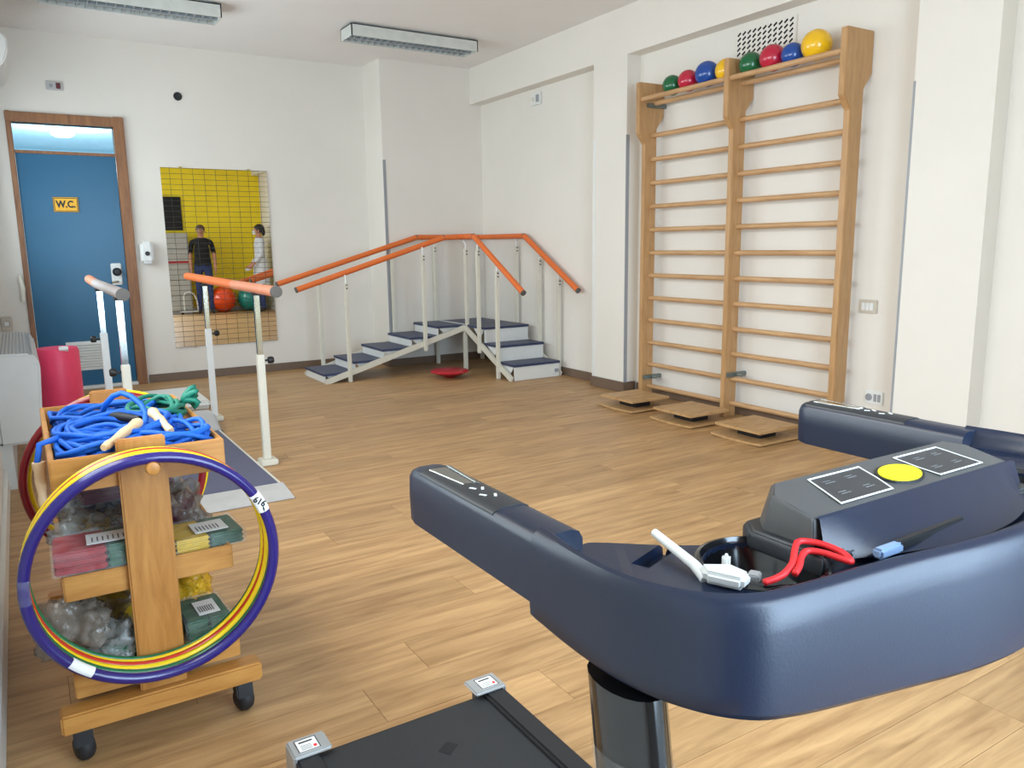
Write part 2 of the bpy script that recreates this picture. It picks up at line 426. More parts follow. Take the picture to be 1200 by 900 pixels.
w3 = root_struct('window_3', 'glazed white double door in the wall behind the camera', 'window')
yy = YF-.06
fr = MB(); fr.box((.45, yy-.03, 2.29), (2.25, yy+.03, 2.35)).box((.45, yy-.03, 0), (.51, yy+.03, 2.29)).box((2.19, yy-.03, 0), (2.25, yy+.03, 2.29)).box((.51, yy-.03, 0), (2.19, yy+.03, .12))
fr.build('window_frame', 'white', w3)
MB().box((1.31, yy-.03, .12), (1.39, yy+.03, 2.29)).build('mullion', 'white', w3)
for a, b in ((.51, 1.31), (1.39, 2.19)): MB().box((a, yy-.004, .12), (b, yy+.004, 2.29)).build('pane', 'glass', w3)

# skirting boards
def sk(name, segs, label, mat='base_brown'):
    m = MB()
    for a, b in segs: m.box(a, b)
    struct(m.build(name, mat, None, .003), label, 'baseboard')
sk('baseboard_back', [((.93, YB-.014, 0), (3.13, YB, .075)), ((3.116, 7.36, 0), (3.13, YB, .075)), ((3.116, 7.346, 0), (XA, 7.36, .075))], 'taupe skirting board along the back wall')
sk('baseboard_right', [((XA-.014, 5.30, 0), (XA, 7.346, .075)), ((XR-.014, 4.87, 0), (XR+.1, 5.314, .084)), ((XA-.014, 2.56, 0), (XA, 4.87, .075)), ((XR-.014, 2.126, 0), (XR+.1, 2.574, .084)), ((XA-.014, .5, 0), (XA, 2.126, .075))], 'taupe skirting board along the right wall')
sk('baseboard_left', [((XL, YF, 0), (XL+.018, YB-.01, .11))], 'white skirting board along the left wall', 'white')
sk('baseboard_front', [((2.26, YF, 0), (XA, YF+.014, .09))], 'white skirting board under the yellow wall', 'white')
# corner guards
n = 1
for a, b, lab in (((3.128, 7.356, .075), (3.158, 7.361, 2.035), 'grey corner guard on the pilaster behind the stairs'),
             ((XR-.003, 4.882, .085), (XR+.028, 4.888, 2.03), 'grey corner guard on the column beside the wall bars'),
             ((XR-.003, 2.552, .085), (XA-.01, 2.564, 2.02), 'wide grey corner guard right of the wall bars'),
             ((XR-.004, 5.27, .085), (XR, 5.302, 2.03), 'white corner guard on the column beside the stairs')):
    struct(MB().box(a, b).build('trim_%d' % n, 'white' if 'white' in lab else 'grey_metal'), lab, 'trim'); n += 1

# ------------------------------------------------------------------ blue door
door = root_struct('door_1', 'blue toilet door in an oak frame with a glazed transom', 'door')
fr = MB()
fr.box((DX1-.01, YB-.035, 0), (DX1+.075, YB+.1, DZ+.085)).box((DX0-.03, YB-.02, 0), (DX0+.012, YB+.1, DZ+.085)).box((DX0-.03, YB-.03, DZ), (DX1+.06, YB+.1, DZ+.08)).box((DX0, YB-.005, 2.0), (DX1, YB+.05, 2.025))
fr.build('door_frame', 'frame_wood', door, .006)
leaf = MB().box((DX0+.014, YB+.004, .03), (DX1-.012, YB+.045, 2.0)).build('door_leaf', 'door_blue', door, .003)
MB().box((DX0+.01, YB+.02, 2.025), (DX1-.01, YB+.028, DZ)).build('transom_pane', 'transom', door)
MB().box((DX0, YB-.03, 0), (DX1, YB+.05, .028)).build('threshold', 'white', door, .004)
lv = MB().box((.295, YB-.006, .165), (.60, YB+.006, .42)).build('vent_grille', 'white', door, .003)
for k in range(9):
    z = .19+k*.024
    MB().box((.31, YB-.014, z), (.585, YB-.004, z+.014), RX(.5)).build('slat', 'white', lv)
hd = MB().box((.705, YB-.008, .90), (.79, YB+.006, 1.09)).build('handle_plate', 'white', door, .012, 3)
MB().lathe([(0, 0), (.028, 0), (.036, .012), (.036, .03), (.024, .045), (0, .048)], 20, (.75, YB-.008, 1.015), (0, -1, 0)).build('knob', 'black', hd, smooth=40)
MB().tube([(.752, YB-.02, .93), (.752, YB-.05, .93), (.70, YB-.055, .925)], .009, 10).build('lever', 'chrome', hd, smooth=60)
MB().tube([(.02, YB-.03, 1.0), (.02, YB-.06, .99), (.03, YB-.065, .9), (.022, YB-.06, .79)], [.014, .016, .02, .017], 12).build('handle', 'cream', door, smooth=60)
# WC sign
sg = thing('wall_sign', 'yellow sign reading W.C. on the blue door', 'sign', (.413, YB-.001, 1.59))
MB().box((-.094, -.004, -.062), (.094, 0, .062)).build('plate', 'sign', sg, .006)
bd = MB()
for a, b in (((-.088, -.0052, .050), (.088, -.004, .055)), ((-.088, -.0052, -.055), (.088, -.004, -.050)), ((-.088, -.0052, -.05), (-.083, -.004, .05)), ((.083, -.0052, -.05), (.088, -.004, .05))): bd.box(a, b)
bd.build('border', 'black', sg)
t = obj('lettering', text_mesh('W.C.', .078, .0006, .003), 'black', sg, (0, -.005, 0)); t.rotation_euler = (PI/2, 0, 0); t.scale = (.84, 1, 1)

# room behind the transom
vs = root_struct('wall_lobby', 'pale aqua lobby seen through the glass over the blue door', 'wall')
m = MB(); m.box((-1.2, YB+.12, 2.80), (2.4, 15, 2.9)); m.box((-1.3, YB+.12, 0), (-1.2, 15, 2.9)); m.box((2.4, YB+.12, 0), (2.5, 15, 2.9)); m.box((-1.3, 15, 0), (2.5, 15.1, 2.9))
m.build('lobby_shell', 'aqua', vs); MB().box((-1.2, 10.3, 2.72), (2.4, 10.5, 2.80)).build('lobby_beam', 'aqua', vs)
MB().box((-1.3, YB+.12, -.05), (2.5, 15, 0)).build('lobby_floor', 'beige_plate', vs)
lb = thing('ceiling_light', 'lit round ceiling light seen through the transom', 'light', (.72, 12.6, 2.80))
MB().lathe([(0, 0), (.16, 0), (.16, -.02)], 24).build('base', 'white', lb, smooth=40)
MB().lathe([(.15, -.02), (.14, -.05), (.09, -.075), (0, -.082)], 24).build('dome', 'lamp_on', lb, smooth=60)
ld = bpy.data.lights.new('lobby_lamp', 'POINT'); ld.energy = 150; ld.color = (.9, .97, 1); ld.shadow_soft_size = .15
lo = bpy.data.objects.new('lobby_lamp', ld); COL.objects.link(lo); lo.location = (.72, 12.0, 2.3)

# ------------------------------------------------------------------ things on the walls
mr = thing('grid_mirror', 'tall frameless mirror with a printed black grid on the back wall', 'mirror', (1.648, YB, .307), 0)
mg = MB().box((-.47, -.012, 0), (.47, -.004, 1.62)).build('mirror_glass', 'mirror', mr)
mg.location.x = 0
for x, z in ((-.3, 0), (.3, 0), (-.3, 1.62), (.3, 1.62)): MB().box((x-.012, -.015, z-.01), (x+.012, 0, z+.01)).build('clip', 'chrome', mr)

sd = thing('soap_dispenser', 'white soap dispenser on the wall between door and mirror', 'dispenser', (1.0, YB, 1.085))
MB().box((-.052, -.10, 0), (.052, 0, .19)).build('body', 'white', sd, .022, 4, 60)
MB().lathe([(0, 0), (.02, 0), (.02, .006), (0, .006)], 18, (0, -.10, .085), (0, -1, 0)).build('window', 'black', sd)
MB().box((-.03, -.095, -.012), (.03, -.03, 0)).build('nozzle', 'plate_grey', sd, .004)

ho = thing('flue_cap', 'round black vent cap high on the back wall', 'vent', (1.378, YB, 2.546))
MB().lathe([(0, 0), (.036, 0), (.036, .008), (.03, .014), (.024, .006), (0, .004)], 24, (0, 0, 0), (0, -1, 0)).build('cap', 'black', ho, smooth=40)

sw = thing('signal_plate', 'white plate with a dark red light above the blue door', 'switch', (.422, YB, 2.545))
MB().box((-.062, -.012, -.03), (.062, 0, .04)).build('plate', 'plate_grey', sw, .004)
MB().box((.012, -.02, -.018), (.045, -.012, .028)).build('light', 'red_led', sw, .003)
MB().box((-.035, -.016, -.01), (-.012, -.012, .018)).build('button', 'grey_metal', sw, .002)

bx = thing('wall_box', 'small beige box low on the wall left of the blue door', 'wall box', (-.115, YB, .55))
MB().box((-.04, -.03, 0), (.04, 0, .12)).build('case', 'beige_plate', bx, .008)
MB().box((-.02, -.036, .04), (.02, -.03, .08)).build('cover', 'white', bx, .004)

th = thing('thermostat', 'small white thermostat on the recessed wall above the stairs', 'thermostat', (XA, 6.31, 2.47))
MB().box((-.03, -.075, 0), (0, .075, .105)).build('case', 'white', th, .006)
MB().box((-.034, -.068, .02), (-.03, -.02, .085)).build('display', 'grey_metal', th)
MB().lathe([(0, 0), (.022, 0), (.02, .008), (0, .008)], 18, (-.03, .03, .052), (-1, 0, 0)).build('dial', 'cream', th)

sl = thing('light_switch', 'white light switch on the wall right of the wall bars', 'switch', (XA, 2.826, .815))
MB().box((-.01, -.06, -.04), (0, .06, .04)).build('plate', 'beige_plate', sl, .004)
for k in (-1, 0, 1): MB().box((-.016, k*.026-.012, -.022), (-.01, k*.026+.012, .022)).build('rocker', 'white', sl, .002)
so = thing('wall_socket', 'white power socket low on the wall right of the wall bars', 'socket', (XA, 2.75, .28))
MB().box((-.01, -.06, -.04), (0, .06, .04)).build('plate', 'white', so, .004)
MB().lathe([(0, 0), (.021, 0), (.021, .004), (.017, .004), (.017, .001), (0, .001)], 18, (-.011, .03, 0), (-1, 0, 0)).build('socket_well', 'grey_metal', so)
for yy in (-.01, -.035): MB().box((-.013, yy-.009, -.022), (-.01, yy+.009, .022)).build('outlet', 'grey_metal', so)

vg = thing('vent_grille', 'white slotted air vent grille above the wall bars', 'vent', (XA, 3.675, 2.49))
MB().box((-.012, -.245, -.085), (0, .245, .085)).build('plate', 'wall', vg, .003)
for r in range(5):
    for c in range(11):
        yy = -.21+c*.042; zz = -.062+r*.031
        MB().box((-.0145, yy-.015, zz-.0055), (-.011, yy+.015, zz+.0055), RX(-.6)).build('slot', 'vent_dark', vg)

ac = thing('air_conditioner', 'white air conditioner high on the left wall near the door', 'air conditioner', (XL, 6.75, 2.36))
MB().prism([(0, 0), (.16, 0), (.235, .06), (.262, .15), (.262, .21), (.235, .25), (0, .25)], 1, -.42, .42).build('body', 'white', ac, .012, 3, 50)
MB().box((.13, -.36, -.006), (.19, .36, .006)).build('flap', 'plate_grey', ac)

# fluorescent ceiling lamps
def lamp(x0, label):
    L = 1.155
    t = thing('fluorescent_lamp', label, 'lamp', (x0+L/2, 6.42, ZC), 0, 'ceiling lamps')
    m = MB(); h, w = L/2, .123
    m.box((-h, -w, -.105), (h, -w+.008, -.012)).box((-h, w-.008, -.105), (h, w, -.012)).box((-h, -w, -.105), (-h+.008, w, -.012)).box((h-.008, -w, -.105), (h, w, -.012)).box((-h, -w, -.02), (h, w, -.012)).box((-h+.05, -w+.03, -.012), (h-.05, w-.03, 0))
    m.build('housing', 'lamp_white', t)
    MB().box((-h+.01, -.008, -.10), (h-.01, .008, -.03)).build('centre_rib', 'louvre', t)
    me = MB().box((-.0025, -w+.01, -.0345), (.0025, w-.01, .0345)).mesh('louvre_blade')
    for k in range(19):
        obj('louvre_blade', me, 'louvre', t, (-h+.06+k*(L-.12)/18, 0, -.066))
    for s in (-1, 1): MB().tube([(-h+.03, s*.06, -.05), (h-.03, s*.06, -.05)], .013, 10).build('tube', 'white', t, smooth=60)
lamp(2.456, 'white louvred fluorescent lamp nearer the right wall')
lamp(.309, 'white louvred fluorescent lamp cut off by the top edge')

# ------------------------------------------------------------------ wall bars
wbars = thing('wall_bars', 'tall double beech wall bars ladder with a ball shelf on top', 'wall bars', (4.115, 3.775, 0))
UY = (-.855, 0, .855)
prof = [(-.055, 0), (.055, 0), (.055, 2.04), (.122, 2.13), (.122, 2.36), (-.115, 2.36), (-.115, 2.0), (-.055, 1.925)]
ume = MB().prism(prof, 1, -.0225, .0225).mesh('upright', .004)
for yy in UY: obj('upright', ume, 'ladder', wbars, (0, yy, 0))
rme = MB().tube([(0, -.405, 0), (0, .405, 0)], .0175, 12).mesh('rung', smooth=60)
for s in (-.4275, .4275):
    for k in range(12): obj('rung', rme, 'rung', wbars, (.01, s, .097+k*.1719))
    obj('shelf_rail', rme, 'rung', wbars, (-.09, s, 2.24)); obj('shelf_rail', rme, 'rung', wbars, (.015, s, 2.215))
for yy in (-.855, 0, .855):
    for z in (.17, 2.2) if yy > .5 else ((.3,) if yy == 0 else ()):
        b = MB(); b.box((-.05, -.05, z-.015), (.123, -.0225-.0005, z+.015)); b.box((.06, -.05, z-.02), (.066, -.13, z+.01)) if 0 else None
        b.build('wall_bracket', 'zinc', wbars, .002, loc=(0, yy, 0))
        MB().lathe([(0, 0), (.009, 0), (.009, .05), (0, .05)], 10, (.02, yy-.055, z), (0, -1, 0)).build('bolt', 'zinc', wbars)
balls = [(4.353, 'green', .070), (4.196, 'red', .073), (4.022, 'blue', .084), (3.846, 'yellow', .076), (3.644, 'green', .075), (3.474, 'red', .080), (3.322, 'blue', .070), (3.160, 'yellow', .088)]
where = ['at the far left end of the wall bars shelf', 'second from the left end of the wall bars shelf', 'third from the left on the wall bars shelf', 'half hidden behind the middle upright of the wall bars',
         'just right of the middle upright on the wall bars shelf', 'in front of the vent grille on the wall bars shelf', 'between red and yellow balls right on the wall bars shelf', 'at the far right end of the wall bars shelf']
for (yy, c, r), wh in zip(balls, where):
    dx = .0525; h = math.sqrt(max(1e-6, (r+.0175)**2-dx**2)) if r+.0175 > dx else 0
    o = MB().sphere((0, 0, 0), r, 28).build('exercise_ball', 'ball_'+c, None, smooth=180, loc=(4.0775+.004*(r > .08), yy, 2.2285+h+.001))
    tag(o, 'glossy %s exercise ball %s' % (c, wh), 'ball', 'exercise balls on the wall bars')

# ------------------------------------------------------------------ rocker boards
def rocker(y, label, split):
    t = thing('rocker_board', label, 'balance board', (3.81, y, 0), 0, 'wooden rocker boards')
    n = 12; ring = []
    for i in range(n+1):
        v = -.2+.4*i/n; z = .007*(v/.2)**2
        ring.append([(-.195, v, z), (.195, v, z), (.195, v, z+.014), (-.195, v, z+.014)])
    MB().loft(ring).build('rocker_base', 'ply', t, .003)
    MB().box((-.07, -.09, .012), (.07, .09, .070)).build('pivot_block', 'black', t)
    if split:
        for a, b in ((-.18, -.004), (.004, .18)): MB().box((-.18, a, .070), (.18, b, .087)).build('top_plank', 'ply', t, .003)
    else: MB().box((-.18, -.18, .070), (.18, .18, .087)).build('top_plate', 'ply', t, .003)
rocker(3.25, 'square wooden rocker board nearest the treadmill', False)
rocker(3.82, 'square wooden rocker board in the middle of three', False)
rocker(4.40, 'wooden rocker board with a split two-plank top by the column', True)

# ------------------------------------------------------------------ corner training stairs
st = thing('training_stairs', 'corner training staircase with navy treads and orange handrails', 'stairs', (3.65, 6.73, 0))
ox, oy = 3.65, 6.73
def L(p): return (p[0]-ox, p[1]-oy, p[2])
def bx(a, b, name, mat, bev=.003): return MB().box(L(a), L(b)).build(name, mat, st, bev)
RH = .0885
for k in range(5):
    x0 = 2.225+.285*k; z = RH*(k+1); x1 = x0+.30 if k < 4 else 3.65
    bx((x0, 6.76, z-.022), (x1, 7.30, z), 'tread', 'step_blue')
    bx((x0+.012, 6.78, z-RH+(.002 if k == 0 else .0)), (x0+.024, 7.29, z-.022), 'riser', 'white', .001)
    m = MB().prism([(x0+.03-ox, z-.022), (x0+.26-ox, z-.022), (x0+.10-ox, max(.004, z-.09))], 1, 6.785-oy, 6.79-oy); m.build('bracket', 'white', st)
for k in range(3):
    y0 = 5.855+.26*k; z = .1475*(k+1); y1 = y0+.275 if k < 2 else 6.73
    bx((3.665, y0, z-.022), (4.165, y1, z), 'tread', 'step_blue')
    bx((3.675, y0+.012, z-.1475+(.002 if k == 0 else .0)), (4.16, y0+.024, z-.022), 'riser', 'white', .001)
    MB().prism([(y0+.03-oy, z-.022), (y0+.24-oy, z-.022), (y0+.12-oy, max(.004, z-.12))], 0, 3.68-ox, 3.685-ox).build('bracket', 'white', st)
bx((3.652, 6.732, .4205), (4.165, 7.30, .4425), 'platform', 'step_blue')
MB().box(L((3.648, 6.74, .4425)), L((3.664, 7.30, .447))).build('joint_strip', 'white', st)
# stringers
for yy in (6.745, 7.31): MB().bar(L((2.23, yy, .012)), L((3.66, yy, .415)), .022, .05).build('stringer', 'cream', st)
for xx in (3.65, 4.18): MB().bar(L((xx, 5.87, .012)), L((xx, 6.72, .415)), .022, .05).build('stringer', 'cream', st)
for a, b in ((3.66, 6.745), (4.16, 7.29), (3.62, 7.27), (4.16, 6.76)): bx((a-.018, b-.018, 0), (a+.018, b+.018, .43), 'support_leg', 'cream', .003)
# posts
def zl(x): return .875+.31*(x-2.02) if x < 3.45 else 1.29
def zr(y): return .80+.563*(y-5.60) if y < 6.46 else 1.285
def post(x, y, z0, z1, rail):
    p = bx((x-.0165, y-.0165, z0), (x+.0165, y+.0165, z1-.09), 'post', 'cream', .004)
    MB().tube([L((x, y, z1-.11)), L((x, y, z1-.045)), L((rail[0], rail[1], z1-.01))], .008, 8).build('rail_bracket', 'white', p, smooth=60)
    m = MB()
    for dz in (.10, .13): m.lathe([(0, 0), (.006, 0), (.006, .01), (0, .01)], 8, L((x, y-.0165, z1-dz-.01)), (0, -1, 0))
    m.build('screw', 'black', p)
post(2.46, 6.725, 0, zl(2.46)-.03, (2.46, 6.76)); post(3.22, 6.725, .22, zl(3.22)-.03, (3.22, 6.76)); post(3.675, 6.725, .43, 1.26, (3.66, 6.745))
post(2.415, 7.325, 0, zl(2.415), (2.415, 7.315)); post(3.17, 7.325, .24, zl(3.17), (3.17, 7.315)); post(3.64, 7.325, .36, 1.29, (3.64, 7.315)); 
post(3.628, 6.41, .2, zr(6.41), (3.64, 6.41)); post(3.628, 6.07, 0, zr(6.07), (3.64, 6.07))
post(4.195, 5.92, 0, zr(5.92), (4.175, 5.92)); post(4.195, 6.235, .12, zr(6.235), (4.175, 6.235)); post(4.195, 6.64, .30, 1.285, (4.175, 6.64)); post(4.15, 7.325, .36, 1.285, (4.15, 7.31))
def rail(pts, name='handrail'):
    n = 0
    for a, b in zip(pts, pts[1:]):
        r = MB().tube([L(a), L(b)], .025, 14).build(name, 'orange', st, smooth=60)
    for p in pts[1:-1]: MB().sphere(L(p), .0256, 14).build('rail_joint', 'cap', st, smooth=180)
    for p, q in ((pts[0], pts[1]), (pts[-1], pts[-2])):
        d = (Vector(p)-Vector(q)).normalized(); MB().lathe([(0, 0), (.0256, 0), (.0256, .012), (0, .014)], 14, Vector(L(p)), d).build('end_cap', 'cap', st, smooth=40)
rail([(2.03, 6.76, .845), (3.46, 6.76, 1.278), (3.65, 6.745, 1.287), (3.64, 6.50, 1.287), (3.64, 5.66, .80)])
rail([(2.02, 7.315, .875), (3.44, 7.315, 1.29), (4.175, 7.31, 1.288), (4.175, 6.46, 1.285), (4.175, 5.60, .80)])
ob = MB().box(L((4.11, 5.853, .045)), L((4.145, 5.866, .075))); ob.build('maker_plate', 'grey_metal', st)

dsc = thing('balance_disc', 'round red wobble board lying on the floor under the stairs', 'balance board', (3.30, 6.40, 0))
MB().lathe([(0, .012), (.06, .012), (.16, .052), (.175, .056), (.178, .064), (.17, .07), (0, .066)], 40).build('disc', 'red_disc', dsc, smooth=50)
MB().lathe([(0, 0), (.045, .003), (.06, .014), (0, .02)], 24).build('dome_foot', 'red_disc', dsc, smooth=50)

# ------------------------------------------------------------------ parallel bars
pb = thing('parallel_bars', 'parallel walking bars with foam handrails on a grey mat platform', 'parallel bars', (.745, 4.7, 0))
px_, py_ = .745, 4.7
def Q(p): return (p[0]-px_, p[1]-py_, p[2])
MB().box(Q((.47, 3.88, .002)), Q((1.03, 5.28, .03))).build('platform', 'cream', pb, .003)
MB().box(Q((.49, 3.885, .03)), Q((1.012, 5.275, .034))).build('mat', 'mat_grey', pb, .001)
MB().prism([(3.68-py_, .002), (3.88-py_, .002), (3.88-py_, .034), (3.68-py_, .008)], 0, .46-px_, 1.035-px_).build('ramp', 'plate_grey', pb, .002)
MB().prism([(5.28-py_, .002), (5.70-py_, .002), (5.70-py_, .10), (5.52-py_, .10), (5.40-py_, .034), (5.28-py_, .034)], 0, .46-px_, 1.05-px_).build('rear_step', 'plate_grey', pb, .02, 4, 50)
MB().box(Q((.42, 6.2, .002)), Q((1.17, 6.95, .07))).build('base_plate', 'white', pb, .03, 4, 50)
for X, ends, mats in ((1.09, (3.98, 6.38), ('rail_pink', 'orange')), (.40, (4.0, 5.9), ('rail_grey', 'rail_pink'))):
    zz = .99 if X > 1 else 1.005
    r = MB().tube([Q((X, ends[0], zz-.004)), Q((X, ends[0]+.9 if X > 1 else ends[1]-.5, zz))], .0275, 18).build('handrail', mats[0], pb, smooth=60)
    r2 = MB().tube([Q((X, ends[0]+.9 if X > 1 else ends[1]-.5, zz)), Q((X, ends[1], zz+.012))], .0275, 18).build('handrail', mats[1], pb, smooth=60)
    MB().lathe([(0, 0), (.0295, 0), (.0295, .02), (0, .022)], 18, Q((X, ends[0]+.008, zz-.004)), (0, -1, 0)).build('end_cap', 'cap', pb, smooth=40)
    for yy, zs in ((4.38, .625), (5.76, .655)) if X > 1 else ((4.20, .655), (5.24, .72)):
        out = .001 if X > 1 else 0
        sv = MB().box(Q((X-.02, yy-.02, .035)), Q((X+.02, yy+.02, zs))).build('post_sleeve', 'cream' if yy < 5 else 'white', pb, .004)
        MB().box(Q((X-.015, yy-.015, zs)), Q((X+.015, yy+.015, zz-.026))).build('post', 'chrome', pb, .004)
        MB().box(Q((X-.022, yy-.03, zz-.04)), Q((X+.022, yy+.03, zz-.024))).build('saddle', 'black', pb, .004)
        s = 1 if X > 1 else -1
        kx = X+s*.02
        MB().lathe([(0, 0), (.006, 0), (.006, .02), (.018, .022), (.02, .03), (.02, .045), (.014, .052), (0, .052)], 14, Q((kx, yy, zs-.035)), (s, 0, 0)).build('clamp_knob', 'black', sv, smooth=40)
        MB().box(Q((X-.045, yy-.05, .002)), Q((X+.05, yy+.05, .035))).build('foot', 'cream', pb, .006)
        MB().box(Q((min(X, .75)+.0, yy-.02, .002)), Q((max(X, .75), yy+.02, .02))).build('cross_member', 'cream', pb)

# ------------------------------------------------------------------ fan coil, red cylinder
fc = thing('fan_coil_unit', 'white fan coil unit with a slotted top on the left wall', 'heater', (XL, 5.25, 0))
MB().prism([(.0, .235), (.17, .235), (.19, .26), (.212, .62), (.205, .665), (.175, .695), (0, .70)], 1, -.63, .63).build('casing', 'fancoil', fc, .012, 3, 40)
MB().box((0, -.6, 0), (.05, .6, .235)).build('mounting_foot', 'fancoil', fc)
for k in range(9):
    xx = .045+k*.0165; zz = .698 if xx < .16 else .698-.5*(xx-.16)
    MB().box((xx, -.615, zz-.004), (xx+.007, .6, zz+.0035)).build('grille_slot', 'grey_metal', fc)
rc = thing('foam_roll', 'red vinyl foam roll standing upright beside the fan coil', 'foam roll', (.172, 6.05, 0))
MB().lathe([(0, 0), (.125, 0), (.133, .01), (.133, .54), (.122, .565), (0, .57)], 36).build('cover', 'red', rc, smooth=40)
MB().box((.01, -.131, .535), (.065, -.06, .566), RX(-.7)).build('tag', 'label', rc, .003)

# ------------------------------------------------------------------ trolley
CX, CYF, CYB = .205, 1.99, 2.745
ct = thing('storage_trolley', 'beech trolley with three trays on casters', 'trolley', (CX, 2.355, 0))
def K(p): return (p[0]-CX, p[1]-2.355, p[2])
for yy, s in ((CYF, -1), (CYB, 1)):
    MB().box(K((.152, yy-.011, .135)), K((.258, yy+.011, .768))).build('post', 'beech', ct, .004)
    MB().box(K((-.022, yy-.03, .088)), K((.437, yy+.03, .137))).build('foot_beam', 'beech_x', ct, .005)
    pg = MB().lathe([(.006, 0), (.006, .105), (.014, .108), (.0165, .118), (.0135, .128), (0, .132)], 18, K((.212, yy+s*.011, .7225)), (0, s, 0)).build('peg', 'beech', ct, smooth=50)
    for xx in (.02, .392):
        c = MB().lathe([(0, -.019), (.022, -.019), (.031, -.012), (.034, 0), (.031, .012), (.022, .019), (0, .019)], 20, K((xx, yy+.005, .034)), (1, .3, 0)).build('caster', 'black_soft', ct, smooth=40)
        MB().prism([(-.03, .0), (.03, 0), (.022, .045), (-.022, .045)], 0, -.021, .021).build('caster_fork', 'black', c, .004, loc=K((xx, yy+.005, .046)))
for zb, zt in ((.655, .735), (.395, .455), (.150, .212)):
    x0, x1 = .015, .395
    y0, y1 = CYF+.012, CYB-.012
    MB().box(K((x0, y0, zb)), K((x1, y0+.014, zt))).build('tray_end', 'beech_x', ct, .003)
    MB().box(K((x0, y1-.014, zb)), K((x1, y1, zt))).build('tray_end', 'beech_x', ct, .003)
    for xa in (x0, x1-.012): MB().box(K((xa, y0+.014, zb)), K((xa+.012, y1-.014, zt))).build('tray_side', 'beech_x', ct, .003)
    MB().box(K((x0+.012, y0+.014, zb)), K((x1-.012, y1-.014, zb+.008))).build('tray_floor', 'ply', ct)

# hoops
def hoop(name, cx, yb, cz, r, tube_r, mat, tilt, label, group, twist=0):
    o = MB().tube(circle((0, 0, 0), r, 72), tube_r, 10, closed=True).build(name, mat, None, smooth=180)
    o.location = (cx, yb, cz); o.rotation_euler = (tilt, 0, twist)
    return tag(o, label, 'hoop', group)
G1, G2 = 'hoops on the front peg', 'hoops on the rear peg'
h1 = hoop('hula_hoop', .204, 1.872, .482, .262, .0125, 'hoop_indigo', .02, 'indigo hoop, foremost on the front peg of the trolley', G1)
hoop('hula_hoop', .206, 1.8935, .4835, .2605, .008, 'hoop_green', .02, 'thin green hoop directly behind the foremost indigo hoop', G1)
hoop('hula_hoop', .203, 1.913, .483, .261, .0105, 'hoop_yellow', .018, 'thick yellow hoop, third from the front of the trolley', G1)
hoop('hula_hoop', .205, 1.933, .484, .2605, .009, 'hoop_red', .012, 'orange-red hoop between two yellow hoops on the front peg', G1)
hoop('hula_hoop', .202, 1.950, .484, .260, .008, 'hoop_yellow', .008, 'thin yellow hoop behind the orange-red one', G1)
hoop('hula_hoop', .206, 1.966, .483, .2585, .007, 'hoop_green', .004, 'rearmost green hoop on the front peg, against the post', G1)
hoop('hula_hoop', .222, 2.80, .482, .262, .0125, 'hoop_yellow', -.02, 'yellow hoop hanging at the rear end of the trolley', G2)
hoop('hula_hoop', .210, 2.773, .482, .2615, .0125, 'hoop_crimson', -.02, 'dark red hoop hanging at the rear end of the trolley', G2)
# sticker with number on the indigo hoop
def hoop_sleeve(a0, a1, rt, mat, parent, name, r=.262):
    pts = [(r*math.cos(a0+(a1-a0)*k/8), 0, r*math.sin(a0+(a1-a0)*k/8)) for k in range(9)]
    return MB().tube(pts, rt, 12).build(name, mat, parent, smooth=60)
hoop_sleeve(math.radians(32), math.radians(21), .0138, 'label', h1, 'sticker')
a = math.radians(27.5)
tx = obj('lettering', text_mesh('616', .021, .0004, .0006), 'black', h1, (.262*math.cos(a), -.0142, .262*math.sin(a))); tx.rotation_euler = (PI/2, math.radians(35), 0)
for k in range(9):
    aa = math.radians(22.2+k*.22); MB().box((.262*math.cos(aa)-.0005, -.0144, .262*math.sin(aa)-.005), (.262*math.cos(aa)+.0004, -.0138, .262*math.sin(aa)+.004)).build('barcode_bar', 'black', h1)
hoop_sleeve(math.radians(172), math.radians(184), .0131, 'film', h1, 'clear_sticker')
hoop_sleeve(math.radians(222), math.radians(234), .0130, 'label', h1, 'sticker', .2605)

# ------------------------------------------------------------------ jump ropes
def rope(label, mat, c, rx, ry, turns, rz, lift, seed, handles=(), rad=.0066):
    t = thing('jump_rope', label, 'jump rope', c, 0, 'jump ropes in the top tray')
    turns = int(turns*1.6); pts = []; n = 26; cr, sr = math.cos(rz), math.sin(rz)
    for k in range(turns*n+1):
        a = 2*PI*k/n; tr = k/n
        w = 1-.25+.055*((tr*1.618) % turns)+.05*math.sin(a*2+seed*1.7+tr)
        z = lift*(.5+.5*math.sin(a+tr*1.3+seed))+.005*math.sin(a*3+tr*2)+.016*tr/turns
        x, y = rx*w*math.cos(a)+.010*math.sin(tr*5+seed), ry*w*math.sin(a)+.012*math.cos(tr*3.3+seed)
        x, y = x*cr-y*sr, x*sr+y*cr
        x = min(max(x+c[0], .038), .372)-c[0]; y = min(max(y+c[1], 2.028), 2.70)-c[1]
        pts.append((x, y, max(0, z)))
    MB().tube(pts, rad, 8).build('rope', mat, t, smooth=180)
    for a, b in handles:
        a = Vector(a)-Vector(c); b = Vector(b)-Vector(c); d = b-a; k = d.length/.124
        MB().lathe([(0, 0), (.008, 0), (.0105, .012*k), (.0085, .03*k), (.0125, .065*k), (.011, .095*k), (.0135, .102*k), (.0145, .112*k), (.011, .122*k), (0, .124*k)], 14, a, d.normalized()).build('handle', 'handle_wood', t, smooth=50)
    return t
zt = .673
rope('blue jump rope coiled at the front left of the top tray', 'rope_blue', (.13, 2.14, zt+.02), .088, .09, 7, .3, .05, 1, [((.128, 1.995, .752), (.222, 2.125, .778))])
